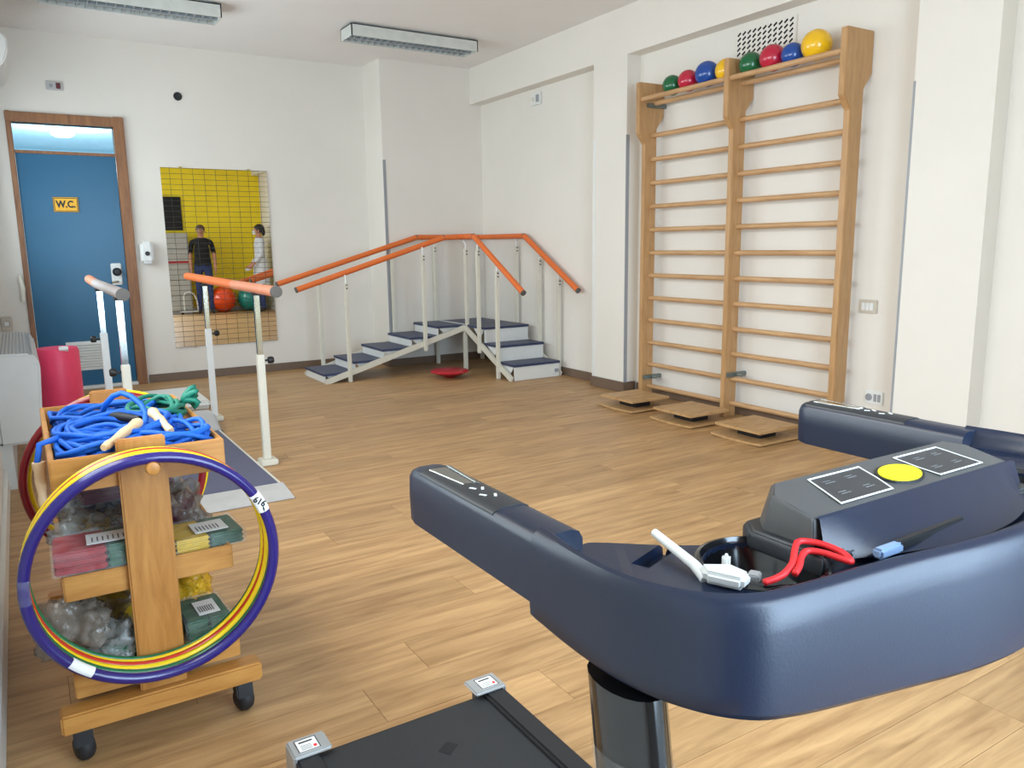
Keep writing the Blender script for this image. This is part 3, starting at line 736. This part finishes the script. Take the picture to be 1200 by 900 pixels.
rope('blue jump rope coiled at the front right of the top tray', 'rope_blue', (.295, 2.12, zt+.02), .078, .08, 7, -.2, .05, 2, [((.287, 2.085, .752), (.262, 2.215, .785))])
rope('blue jump rope heaped in the middle of the top tray', 'rope_blue', (.19, 2.34, zt), .14, .15, 6, .2, .06, 3, [])
rope('blue jump rope lying towards the rear of the top tray', 'rope_blue', (.18, 2.56, zt), .135, .12, 6, .1, .06, 4, [])
rope('blue jump rope spread on top of the other ropes', 'rope_blue', (.17, 2.22, zt+.05), .125, .13, 5, .4, .032, 5, [])
rope('green jump rope with a knotted end in the top tray', 'rope_green', (.305, 2.44, zt+.055), .062, .13, 5, -.1, .025, 6, [])
lp = thing('jump_rope', 'blue jump rope standing up in a loop above the heap', 'jump rope', (.20, 2.28, zt+.08), 0, 'jump ropes in the top tray')
lpts = [(.165, 2.44, .748), (.160, 2.38, .765), (.165, 2.35, .790), (.185, 2.33, .815), (.205, 2.32, .823), (.225, 2.30, .815), (.245, 2.27, .795), (.250, 2.23, .775), (.240, 2.18, .762), (.22, 2.14, .757), (.20, 2.10, .75)]
MB().tube([Vector(p)-Vector((.20, 2.28, zt+.08)) for p in lpts], .0075, 8).build('rope', 'rope_blue', lp, smooth=180)
bw = lp
MB().tube([(-.04, .08, .004), (-.01, .03, .010), (.035, -.04, .008)], [.009, .012, .009], 10).build('grip', 'black_soft', bw, smooth=60)
tg = thing('rope_tassel', 'green knotted rope end sticking out over the tray edge', 'rope', (.375, 2.46, .752))
for k in range(5):
    a = k*1.25
    MB().tube([(0, 0, .0), (.014, .01*math.cos(a), .016+.008*math.sin(a)), (.034+.006*math.cos(a*2), .022*math.cos(a), .02+.022*math.sin(a)), (.042, .026*math.cos(a), .012+.03*math.sin(a))], [.009, .011, .008, .011], 8).build('strand', 'rope_green', tg, smooth=180)
hr = thing('jump_rope', 'blue jump rope whose wooden handle hangs over the left tray side', 'jump rope', (.003, 2.13, .60), 0, 'jump ropes in the top tray')
MB().tube([(.05, .02, .16), (.028, .01, .155), (.0, .0, .15), (-.008, -.005, .11), (-.006, -.005, .05), (-.004, -.004, -.01), (0.0, -.006, -.045)], .0075, 8).build('rope', 'rope_blue', hr, smooth=180)
MB().lathe([(0, 0), (.009, 0), (.011, .015), (.009, .03), (.013, .06), (.012, .085), (.0145, .095), (.0145, .108), (0, .112)], 14, (-.006, -.006, .0), (0, .05, 1)).build('handle', 'handle_wood', hr, smooth=50)

# ------------------------------------------------------------------ wrapped bands and bags on the trolley
def packet(label, c, size, cols, rz=0, rx=0, lab=True, group='wrapped bands on the trolley'):
    t = thing('band_packet', label, 'packet', c, rz, group); t.rotation_euler = (rx, 0, rz)
    sx, sy_, sz = size; n = len(cols)
    for i, cl in enumerate(cols):
        a = -sx/2+sx*i/n; b = a+sx/n
        for q in range(3):
            z0 = sz*q/3; MB().box((a+.001, -sy_/2+.003, z0+.001), (b-.001, sy_/2-.003, z0+sz/3)).build('band', 'band_'+cl, t, .004, 2)
    MB().box((-sx/2-.005, -sy_/2-.003, -.001), (sx/2+.005, sy_/2+.003, sz+.004)).build('wrap', 'film', t, .004)
    if lab:
        MB().box((-sx*.18, -sy_*.35, sz+.0045), (sx*.30, sy_*.2, sz+.0055)).build('paper_label', 'label', t)
        for k in range(7): MB().box((sx*(-.13+.05*k), -sy_*.25, sz+.0056), (sx*(-.13+.05*k)+.003, -sy_*.02, sz+.006)).build('print_line', 'print_grey', t)
def bag(label, c, size, mat, seed, rz=0, inner=None, cat='bag'):
    t = thing('plastic_bag', label, cat, c, rz, 'bags on the trolley')
    def blob(sc, amp):
        bm = bmesh.new(); bmesh.ops.create_icosphere(bm, subdivisions=4, radius=1)
        for v in bm.verts:
            d = v.co.normalized(); k = 1+amp*(noise.noise(d*2.0+Vector((seed*7, 0, 0)))+1.0*abs(noise.noise(d*4+Vector((0, seed*3, 0))))-.3)
            p = d*k; p = Vector((p.x, p.y, max(p.z, -.75)+.75))
            v.co = Vector((p.x*size[0]/2*sc, p.y*size[1]/2*sc, p.z*size[2]/1.75*sc+.002))
        me = bpy.data.meshes.new('bag'); bm.to_mesh(me); bm.free()
        for p in me.polygons: p.use_smooth = True
        return me
    if inner: obj('contents', blob(.82, .35), inner, t)
    obj('film', blob(1, .55), mat, t)
s2, s3 = .404, .159
packet('red and green bands in clear film at the front left of the middle tray', (.115, 2.075, .457), (.225, .14, .055), ('red', 'green'), -.03)
packet('flat green and blue packet under the red one in the middle tray', (.155, 2.08, s2), (.20, .12, .045), ('green', 'blue'), 0, lab=False)
packet('yellow and green bands in clear film at the front right of the middle tray', (.345, 2.10, .447), (.17, .15, .035), ('yellow', 'green'), .05)
packet('second yellow and green packet underneath at the right of the middle tray', (.325, 2.09, s2), (.12, .12, .04), ('yellow', 'green'), .0, lab=False)
packet('maroon band packet lying near the back of the middle tray', (.20, 2.40, .52), (.24, .10, .05), ('maroon', 'maroon'), .1, lab=False)
bag('crumpled clear bag with yellow bands on the left of the middle tray', (.10, 2.26, s2), (.17, .2, .12), 'bag_g', 1, .2, 'band_yellow')
bag('crumpled clear bag with red bands in the middle tray', (.19, 2.24, s2+.02), (.12, .17, .10), 'bag', 2, 0, 'band_red')
bag('bulging grey bag at the right of the middle tray', (.305, 2.30, s2), (.15, .2, .15), 'bag', 3, .1, 'band_maroon')
bag('crumpled bag at the rear of the middle tray', (.20, 2.56, s2), (.32, .2, .13), 'bag_g', 4, .1, 'band_blue')
bag('limp grey plastic bag drooping over the left side of the bottom tray', (.035, 2.10, .235), (.15, .16, .13), 'bag', 5, .4, 'base_brown')
bag('silvery bag with green bands at the front left of the bottom tray', (.13, 2.06, s3), (.17, .13, .14), 'bag_g', 6, -.3, 'band_green')
bag('tan wrapped bag behind the silvery one in the bottom tray', (.14, 2.25, s3), (.24, .18, .18), 'bag', 7, .2, 'band_yellow')
bag('bright yellow bag at the right of the bottom tray', (.315, 2.26, .20), (.12, .16, .12), 'bag_y', 8, 0, 'band_yellow')
packet('green packet with a barcode label in the bottom tray', (.325, 2.095, .215), (.11, .16, .05), ('green', 'green'), .05)
packet('yellow packet under the green one in the bottom tray', (.32, 2.08, s3), (.11, .15, .054), ('yellow', 'yellow'), .05, lab=False)
bag('blue and white bag at the rear of the bottom tray', (.26, 2.48, s3), (.24, .2, .2), 'bag', 9, .2, 'band_blue')

# ------------------------------------------------------------------ treadmill
TX = .66
tm = thing('treadmill', 'navy and black folding treadmill in the right foreground', 'treadmill', (TX, .85, 0))
def T(p): return (p[0]-TX, p[1]-.85, p[2])
MB().box(T((TX-.235, .35, .045)), T((TX+.235, 1.53, .106))).build('deck', 'black', tm, .004)
ring = [(1.555, .085)]
bl = [(.30, .1065), (1.545, .1065)] + [(1.545+.033*math.sin(a), .0735+.033*math.cos(a)) for a in [PI*k/8 for k in range(1, 8)]] + [(1.545, .0405), (.30, .0405)]
MB().prism([(y-.85, z) for y, z in bl], 0, -.205, .205).build('running_belt', 'belt', tm, smooth=30)
MB().box(T((TX+.02, 1.40, .1066)), T((TX+.06, 1.43, .1068)), RZ(.6)).build('belt_mark', 'black', tm)
for s in (-1, 1):
    a, b = sorted((TX+s*.208, TX+s*.262))
    MB().box(T((a, .30, .04)), T((b, 1.56, .118))).build('side_rail', 'black_soft', tm, .006)
    m = MB(); m.box(T((a-.004 if s < 0 else a-.028, 1.535, .118)), T((b+.028 if s < 0 else b+.004, 1.605, .127)))
    m.box(T((TX+s*.262-.004, 1.535, .03)), T((TX+s*.262+.004, 1.605, .123))); m.box(T((a-.004, 1.597, .05)), T((b+.004, 1.605, .123)))
    ec = m.build('end_cap', 'silver', tm, .004, 3)
    q0 = (a+b)/2+(.008 if s < 0 else -.008)
    lb_ = MB().box(T((q0-.024, 1.545, .1275)), T((q0+.024, 1.592, .1282))).build('caution_label', 'label', ec)
    mk = MB()
    for e in (((q0-.024, 1.545), (q0+.024, 1.547)), ((q0-.024, 1.59), (q0+.024, 1.592)), ((q0-.024, 1.545), (q0-.022, 1.592)), ((q0+.022, 1.545), (q0+.024, 1.592)), ((q0-.016, 1.578), (q0+.014, 1.583))):
        mk.box(T((*e[0], .1283)), T((*e[1], .1286)))
    for k in range(4): mk.box(T((q0-.016, 1.552+k*.005, .1283)), T((q0+.008, 1.5533+k*.005, .1285)))
    mk.build('label_print', 'black', ec)
    MB().box(T((q0+.011, 1.553, .1283)), T((q0+.018, 1.562, .1286))).build('label_mark', 'red_cord', ec)
    MB().lathe([(0, -.02), (.03, -.02), (.03, .02), (0, .02)], 18, T((TX+s*.2, .12, .03)), (1, 0, 0)).build('wheel', 'black_soft', tm, smooth=40)
    # upright, leaning back towards the user
    rings = []
    for zz in (.06, .3, .6, .885):
        yc = .41-(.885-zz)*.15; rings.append([T((TX+s*(.310 if s < 0 else .33)+.023*math.cos(2*PI*k/20), yc+.036*math.sin(2*PI*k/20), zz)) for k in range(20)])
    up = MB().loft(rings).build('upright', 'gloss_black', tm, smooth=50)
    rings = []
    for zz in (.70, .835):
        yc = .41-(.885-zz)*.15; rings.append([T((TX+s*(.310 if s < 0 else .33)+.0255*math.cos(2*PI*k/20), yc+.0375*math.sin(2*PI*k/20), zz)) for k in range(20)])
    MB().loft(rings, caps=False).build('protective_film', 'film', up, smooth=50)
    MB().box(T((TX+s*(.310 if s < 0 else .33)-.03, .05, 0)), T((TX+s*(.310 if s < 0 else .33)+.03, .55, .07))).build('base_foot', 'black', tm, .01)
MB().prism([(-.80, .02), (-.80, .17), (-.74, .225), (-.52, .235), (-.42, .14), (-.42, .02)], 0, -.27, .27).build('motor_hood', 'navy_dark', tm, .012, 3, 40)
# grip arms
for s in (-1, 1):
    ax_ = TX+s*.3075
    prof = [(-.0215, -.048), (.0215, -.048), (.0225, -.02), (.0218, .003), (.018, .0095), (.010, .0122), (-.010, .0122), (-.018, .0095), (-.0218, .003), (-.0225, -.02)]
    rings = []; ye = -.014 if s > 0 else 0
    for yy, k, dz in ((.748+ye, .80, .0), (.744+ye, .93, .0), (.732+ye, 1, 0), (.62, 1, 0), (.53, 1.0, 0), (.495, 1, 0)):
        rings.append([T((ax_+p[0]*k, yy, .958+(p[1]+.02)*k-.02+dz)) for p in prof])
    ar = MB().loft(rings).build('grip_arm', 'navy', tm, smooth=50)
    pp = MB()
    pl_ = [(-.0192, .0090), (-.0178, .0104), (-.010, .0132), (.010, .0132), (.0178, .0104), (.0192, .0090)]
    rings = [[T((ax_+p[0], yy, .958+p[1]-.0035+.0035)) for p in pl_]+[T((ax_+p[0], yy, .958+p[1]-.004)) for p in pl_[::-1]] for yy in (.722, .572)]
    pp.loft(rings).build('sensor_plate', 'navy_dark', ar, smooth=50)
    MB().prism([(ax_-.012-TX, .715-.85), (ax_+.007-TX, .712-.85), (ax_+.004-TX, .645-.85), (ax_-.006-TX, .650-.85)], 2, .9705, .9725).build('pulse_sensor', 'chrome', ar, .0008)
    MB().prism([(ax_+.011-TX, .72-.85), (ax_+.015-TX, .715-.85), (ax_+.010-TX, .645-.85), (ax_+.007-TX, .65-.85)], 2, .9705, .9722).build('pulse_sensor', 'chrome', ar, .0005)
    for k, (dx, dy) in enumerate(((-.004, .635), (.004, .63), (-.006, .612), (.004, .606))):
        MB().box(T((ax_+dx-.0015, dy-.004, .9705)), T((ax_+dx+.0012, dy+.003, .9718)), RZ(.5*(-1)**k)).build('icon', 'print_white', ar)
# console body (U-shaped)
outer_l = [(.3295, .508), (.3275, .465), (.3275, .425), (.3295, .396), (.336, .370), (.348, .347), (.365, .328), (.388, .3145), (.415, .309), (.447, .3055), (.50, .301), (.55, .295), (.60, .288), (TX, .284)]
inner_l = [(.378, .508), (.384, .507), (.391, .508), (.400, .502), (.410, .494), (.421, .484), (.434, .473), (.450, .461), (.468, .450), (.488, .442), (.515, .438), (.55, .437), (.60, .437), (TX, .437)]
def smooth_curve(l, per=4):
    out = []; P_ = [Vector(p) for p in l]; P_ = [2*P_[0]-P_[1]]+P_+[Vector((2*TX-l[-2][0], l[-2][1]))]
    for i in range(1, len(P_)-2):
        p0, p1, p2, p3 = P_[i-1:i+3]
        for k in range(per):
            t = k/per; out.append(tuple(.5*((2*p1)+(p2-p0)*t+(2*p0-5*p1+4*p2-p3)*t*t+(3*p1-p0-3*p2+p3)*t**3)))
    return out+[tuple(P_[-2])]
outer_l, inner_l = smooth_curve(outer_l), smooth_curve(inner_l)
mirror_ = lambda l: [(2*TX-x, y) for x, y in l[:-1]][::-1]
outer = outer_l+mirror_(outer_l); inner = inner_l+mirror_(inner_l)
def zbot(x): 
    d = abs(x-TX)/.33; return .865+.029*d*d
rings = []
for (xo, yo), (xi, yi) in zip(outer, inner):
    d = Vector((xi-xo, yi-yo)); ln = d.length; d.normalize()
    def P(t, z): return T((xo+d.x*t, yo+d.y*t, z))
    zb = zbot(xo)
    rings.append([P(.006, zb), P(.001, zb+.006), P(0, zb+.02), P(0, .948), P(.0008, .958), P(.0032, .9665), P(.008, .9715), P(.0135, .9728), P(.019, .970), P(.0235, .962), P(.028, .954), P(.034, .951), P(ln-.006, .951), P(ln-.001, .947), P(ln, .941), P(ln, zb+.01), P(ln-.005, zb)])
cb = MB().loft(rings).build('console_body', 'navy', tm, smooth=38)
# cut the cup wells and slots
def cut(target, cutters):
    for c in cutters:
        md = target.modifiers.new('cut', 'BOOLEAN'); md.operation = 'DIFFERENCE'; md.object = c; md.solver = 'EXACT'
    bpy.context.view_layer.update()
    dg = bpy.context.evaluated_depsgraph_get(); me = bpy.data.meshes.new_from_object(target.evaluated_get(dg))
    target.modifiers.clear(); target.data = me
    for c in cutters: bpy.data.objects.remove(c)
cups = []
cutters = []
for s in (-1, 1):
    c = T((TX+s*.188, .392, 0)); cutters.append(MB().lathe([(0, .908), (.03, .910), (.044, .928), (.047, .99), (0, .99)], 32, c).build('cutter', 'black', tm))
    q = T((TX+s*.243, .452, .955)); m = MB().box((q[0]-.028, q[1]-.008, .940), (q[0]+.028, q[1]+.008, .98), RZ(-s*.35)); cutters.append(m.build('cutter', 'black', tm))
cut(cb, cutters)
for p in cb.data.polygons: p.use_smooth = True
cb.data.set_sharp_from_angle(angle=math.radians(35))
for s in (-1, 1):
    c = T((TX+s*.188, .392, 0))
    MB().lathe([(0, .9095), (.029, .911), (.042, .928), (.0455, .951), (.048, .9555), (.0515, .9545), (.0525, .951), (.0468, .9505), (.0435, .928), (.03, .9095)], 36, c).build('cup_holder', 'gloss_black', tm, smooth=60)
# raised control panel
def zp(y): return .985+.2*(y-.37)
base = [(.494, .352), (.816, .352), (.816, .425), (.80, .446), (.51, .446), (.494, .425)]
rings = [[T((x, y, .948)) for x, y in base], [T((x, y, .959)) for x, y in base], [T((TX+(x-TX)*.985, .40+(y-.40)*.94, .964)) for x, y in base]]
MB().loft(rings).build('console_base', 'navy_dark', tm, .002, 2, 40)
top = [(.508, .374), (.802, .374), (.802, .416), (.785, .432), (.527, .432), (.508, .416)]
low = [(.506, .371), (.804, .371), (.806, .42), (.79, .438), (.52, .438), (.504, .42)]
rings = [[T((x, y, .960)) for x, y in low], [T((x, y, zp(y)-.003)) for x, y in top], [T((TX+(x-TX)*.985, .40+(y-.40)*.94, zp(y))) for x, y in top]]
cp_ = MB().loft(rings).build('control_panel', 'panel_grey', tm, .001, 2, 40)
for i, p in enumerate(cp_.data.polygons): pass
nx = 14; ta, tb, tc_, td = [], [], [], []
for k in range(nx+1):
    u = -1+2*k/nx; x = TX+u*.150; yb = .362-.046*(1-u*u); zb_ = .955+.006*(1-u*u)
    ta.append(T((TX+u*.1475, .3745, zp(.374)+.0006))); tb.append(T((TX+u*.1475, .3715, zp(.374)-.001))); tc_.append(T((x, yb, zb_))); td.append(T((x, yb+.01, zb_-.008)))
MB().loft([ta, tb, tc_, td], closed_ring=False).build('rear_shell', 'navy', tm, smooth=60)
def on_panel(poly, h0, h1, name, mat):
    rings = [[T((x, y, zp(y)+h)) for x, y in poly] for h in (h0, h1)]
    return MB().loft(rings).build(name, mat, cp_)
def pframe(poly, w, name):
    c = Vector((sum(p[0] for p in poly)/len(poly), sum(p[1] for p in poly)/len(poly)))
    for a, b in zip(poly, poly[1:]+poly[:1]):
        a2, b2 = Vector(a), Vector(b); n_ = Vector((-(b2-a2).y, (b2-a2).x)).normalized()
        if (c-a2).dot(n_) < 0: n_ = -n_
        on_panel([a, b, tuple(b2+n_*w), tuple(a2+n_*w)], .0008, .0013, name, 'print_white')
for s in (-1, 1):
    pol = [(TX+s*.108, .381), (TX+s*.098, .4225), (TX+s*.026, .4225), (TX+s*.030, .40), (TX+s*.036, .381)]
    on_panel(pol, .0002, .0008, 'button_field', 'panel_dark'); pframe(pol, .0014, 'outline')
    for (u, v) in ((.085, .392), (.052, .392), (.082, .410), (.052, .410)):
        for k in range(2): on_panel([(TX+s*u-.007, v+k*.003), (TX+s*u+.006-k*.003, v+k*.003), (TX+s*u+.006-k*.003, v+k*.003+.001), (TX+s*u-.007, v+k*.003+.001)], .0009, .0011, 'button_print', 'print_grey')
for rr, h, mt, nm in ((1.12, .0016, 'black', 'button_rim'), (1, .0022, 'yellow', 'stop_button')):
    on_panel([(TX+.0255*rr*math.cos(2*PI*k/28), .398+.0145*rr*math.sin(2*PI*k/28)) for k in range(28)], 0, h, nm, mt)
# slotted hook on the ledge
MB().bar(T((.556, .3345, .9660)), T((.652, .337, .9665)), .006, .008).build('ledge_strip', 'black', tm, .001)
MB().box(T((.531, .3295, .9615)), T((.560, .3385, .9695))).build('strip_end', plain('pale_blue_reflection', (132, 156, 190), .3), tm, .002)  # pale blue colour stands in for the reflection at the hook's end

# safety clip in the cup holder
sc = thing('safety_clip', 'white plastic clip with a red cord lying in the cup holder', 'clip', (.44, .385, .953))
def U(p): return (p[0]-.44, p[1]-.385, p[2]-.958)
MB().tube([U((.427, .466, .968)), U((.417, .41, .962)), U((.412, .392, .958))], [.0036, .0042, .005], 10).build('stem', 'white', sc, smooth=60)
MB().prism([(-.034, .004), (-.026, .018), (-.006, .004), (-.006, -.016), (-.022, -.022)], 2, -.001, .009).build('body', 'white', sc, .003, 2, 40)
MB().box((-.006, -.018, .0), (.005, -.009, .006), RZ(.5)).build('tip', 'silver', sc, .001)
MB().box((-.010, .006, .004), (-.002, .012, .014), RZ(.6)).build('tab', 'white', sc, .002)
def catmull(l, per=5):
    P_ = [Vector(p) for p in l]; P_ = [P_[0]]+P_+[P_[-1]]; out = []
    for i in range(1, len(P_)-2):
        p0, p1, p2, p3 = P_[i-1:i+3]
        for k in range(per):
            t = k/per; out.append(.5*((2*p1)+(p2-p0)*t+(2*p0-5*p1+4*p2-p3)*t*t+(3*p1-p0-3*p2+p3)*t**3))
    return out+[P_[-1]]
cpts = [(x, y, z) for (x, y), z in zip([(.432, .356), (.441, .353), (.451, .353), (.466, .359), (.482, .370), (.496, .378), (.505, .374), (.511, .364), (.513, .350), (.509, .340), (.504, .346), (.500, .357), (.492, .366), (.480, .362), (.466, .353), (.455, .348)], [.964, .966, .968, .970, .972, .9735, .973, .972, .970, .9675, .969, .9705, .971, .970, .969, .968])]
MB().tube([U(p) for p in catmull(cpts)], .0026, 8).build('cord', 'red_cord', sc, smooth=180)

# ------------------------------------------------------------------ far end of the room, seen in the mirror
def gym(c, r, mat, label):
    n = 40; prof_ = []
    for i in range(n+1):
        a = PI*i/n; rr = r*(1+.006*math.cos(a*36)) if 4 < i < 36 else r
        prof_.append((rr*math.sin(a) if 0 < i < n else 0, -rr*math.cos(a)))
    o = MB().lathe(prof_, 40, (0, 0, 0)).build('gym_ball', mat, None, smooth=180, loc=(c[0], c[1], r*.985)); tag(o, label, 'ball', 'large gym balls by the yellow wall')
gym((3.33, -.36), .25, 'gym_orange', 'large orange gym ball in front of the yellow wall')
gym((3.86, -.36), .25, 'gym_teal', 'large teal gym ball in front of the yellow wall')
scn = thing('wall_screen', 'black flat screen on the yellow wall, seen in the mirror', 'screen', (2.62, YF, 1.56))
MB().box((-.2, -0, 0), (.14, .04, .62)).build('case', 'black', scn, .005); MB().box((-.19, .04, .012), (.13, .0415, .608)).build('screen', 'screen', scn)
cbn = thing('grey_cabinet', 'tall light grey cabinet against the yellow wall, under the black screen', 'cabinet', (2.55, YF+.2, 0))
MB().box((-.2, -.19, .06), (.22, .17, 1.5)).build('carcass', 'hose_grey', cbn, .004)
for k in range(5): MB().box((-.19, .17, .08+k*.283), (.21, .182, .35+k*.283)).build('drawer_front', 'hose_grey', cbn, .003)
MB().box((-.19, .17, .95), (.21, .186, .99)).build('red_band', 'band_red', cbn)
MB().box((-.19, -.17, 0), (.21, .15, .06)).build('plinth', 'grey_metal', cbn)
wk = thing('walking_frame', 'white tubular frame on wheels in front of the grey cabinet', 'walking frame', (2.72, -.2, 0))
MB().tube([(-.12, 0, .04), (-.12, 0, .34), (-.09, 0, .40), (-.02, 0, .42), (.06, 0, .38), (.11, 0, .26), (.12, 0, .08), (.12, 0, .04)], .012, 10).build('hoop_frame', 'white', wk, smooth=60)
MB().box((-.2, -.02, .04), (.16, .02, .06)).build('base_rail', 'white', wk)
for xx in (-.16, .15): MB().lathe([(0, -.012), (.025, -.012), (.025, .012), (0, .012)], 16, (xx, 0, .026), (0, 1, 0)).build('wheel', 'black_soft', wk, smooth=40)

def person(name, label, loc, rz, sex, cols, arm_pose):
    """standing figure facing +Y in its own frame, 1.70 m tall, grown from a skeleton with a Skin modifier"""
    t = thing(name, label, 'person', loc, rz)
    V = []; E = []; Rr = []
    def v(p, r, e=None):
        V.append(p); Rr.append(r if isinstance(r, tuple) else (r, r)); i = len(V)-1
        if e is not None: E.append((e, i))
        return i
    pel = v((0, 0, .95), (.165, .115)); wa = v((0, .005, 1.08), (.145, .105), pel); ch = v((0, .0, 1.27), (.165, .115), wa); sh = v((0, -.01, 1.39), (.13, .085), ch)
    nk = v((0, .0, 1.465), .052, sh); hd = v((0, .012, 1.53), .06, nk); hd2 = v((0, .018, 1.60), (.078, .092), hd); hd3 = v((0, .01, 1.665), (.06, .07), hd2)
    for s in (-1, 1):
        hp = v((s*.095, 0, .88), .09, pel); kn = v((s*.105, .015, .49), .058, hp); an = v((s*.11, -.01, .09), .042, kn); he = v((s*.112, -.01, .045), (.04, .035), an); to = v((s*.13, .16, .03), (.042, .028), he)
        s1 = v((s*.175, -.01, 1.375), .06, sh)
        el, wr_ = arm_pose[s]
        e = v((s*el[0], el[1], el[2]), .042, s1); w = v((s*wr_[0], wr_[1], wr_[2]), .028, e)
        d = (Vector(wr_)-Vector(el)).normalized(); d = Vector((d.x*s, d.y, d.z)); W0 = Vector((s*wr_[0], wr_[1], wr_[2]))
        palm = v(tuple(W0+d*.06), (.03, .02), w)
        side = Vector((0, 1, 0)) if abs(d.y) < .8 else Vector((1, 0, 0))
        for k, (o_, ln) in enumerate(((-.026, .058), (-.009, .072), (.009, .076), (.026, .068))):
            b0 = v(tuple(W0+d*.09+side*o_), .0095, palm); b1 = v(tuple(W0+d*(.09+ln*.55)+side*o_+Vector((-s*.006, 0, 0))), .0085, b0); v(tuple(W0+d*(.09+ln)+side*o_+Vector((-s*.018, 0, 0))), .007, b1)
        t0 = v(tuple(W0+d*.045+side*.038), .010, palm); v(tuple(W0+d*.085+side*.052+Vector((-s*.008, 0, 0))), .008, t0)
    me = bpy.data.meshes.new('body'); me.from_pydata(V, E, []); o = bpy.data.objects.new('body', me); COL.objects.link(o)
    md = o.modifiers.new('skin', 'SKIN'); md.use_smooth_shade = True
    for i, sv in enumerate(me.skin_vertices[0].data): sv.radius = Rr[i]; sv.use_root = (i == 0)
    sb = o.modifiers.new('sub', 'SUBSURF'); sb.levels = 2; sb.render_levels = 2
    bpy.context.view_layer.update()
    dg = bpy.context.evaluated_depsgraph_get(); m2 = bpy.data.meshes.new_from_object(o.evaluated_get(dg)); bpy.data.objects.remove(o)
    m2.materials.clear()
    for k in ('skin', cols[0], cols[1], 'shoe'): m2.materials.append(M[k])
    sleeve, hem = cols[2], cols[3]
    for p in m2.polygons:
        c = p.center; p.use_smooth = True
        arm = abs(c.x) > .2 and c.z < 1.36 or (abs(c.x) > .165 and .85 < c.z < 1.3)
        if c.z < .085: p.material_index = 3
        elif arm: p.material_index = 1 if c.z > sleeve else 0
        elif c.z > 1.455: p.material_index = 0
        elif c.z > hem: p.material_index = 1
        else: p.material_index = 2
    b = obj('body', m2, None, t)
    # face
    for s in (-1, 1):
        MB().sphere((s*.032, .088, 1.60), .011, 12).build('eye', 'print_white', t, smooth=180); MB().sphere((s*.032, .096, 1.60), .006, 10).build('pupil', 'black', t, smooth=180)
        MB().sphere((s*.080, .005, 1.585), .02, 12, .45, .8, 1.3).build('ear', 'skin', t, smooth=180)
    MB().loft([[(-.008, .098, 1.60), (.008, .098, 1.60), (0, .104, 1.60)], [(-.017, .096, 1.565), (.017, .096, 1.565), (0, .125, 1.563)]]).build('nose', 'skin', t)
    MB().box((-.024, .088, 1.533), (.024, .098, 1.541)).build('mouth', 'hoop_crimson', t, .003)
    t.scale = (.97, .97, .97)
    return t
p1 = person('person', 'person in a black shirt and jeans standing with arms down', (3.0, -.26, 0), .15, 'm', ('shirt_black', 'jeans', 1.17, .93), {-1: ((.222, -.02, 1.12), (.222, .06, .88)), 1: ((.222, -.02, 1.12), (.222, .06, .88))})
MB().sphere((0, -.012, 1.635), .092, 24, .92, 1.05, .82).build('hair', 'hair_brown', p1, smooth=180)
g = MB(); g.tube(circle((-.033, .106, 1.60), .022, 20), .003, 6, closed=True); g.tube(circle((.033, .106, 1.60), .022, 20), .003, 6, closed=True); g.tube([(-.011, .108, 1.604), (.011, .108, 1.604)], .003, 6)
g.build('glasses', 'black', p1)
p2 = person('person', 'person in a white coat and face mask turned to the side', (4.0, .02, 0), PI/2+.15, 'f', ('coat_white', 'jeans', .98, .55), {-1: ((.22, .0, 1.12), (.20, .16, .93)), 1: ((.22, .0, 1.12), (.20, .16, .93))})
MB().sphere((0, -.02, 1.625), .096, 24, .95, 1.05, .95).build('hair', 'hair_dark', p2, smooth=180)
MB().sphere((0, -.09, 1.56), .05, 16, .9, .8, 1.6).build('ponytail', 'hair_dark', p2, smooth=180)
MB().sphere((0, .075, 1.55), .048, 18, 1.0, .95, .95).build('face_mask', 'label', p2, smooth=180)
MB().lathe([(.17, 1.05), (.19, .9), (.205, .7), (.215, .55), (.205, .55), (.18, .9), (.16, 1.05)], 24, (0, 0, 0), None, 1, .72).build('coat_skirt', 'coat_white', p2, smooth=60)
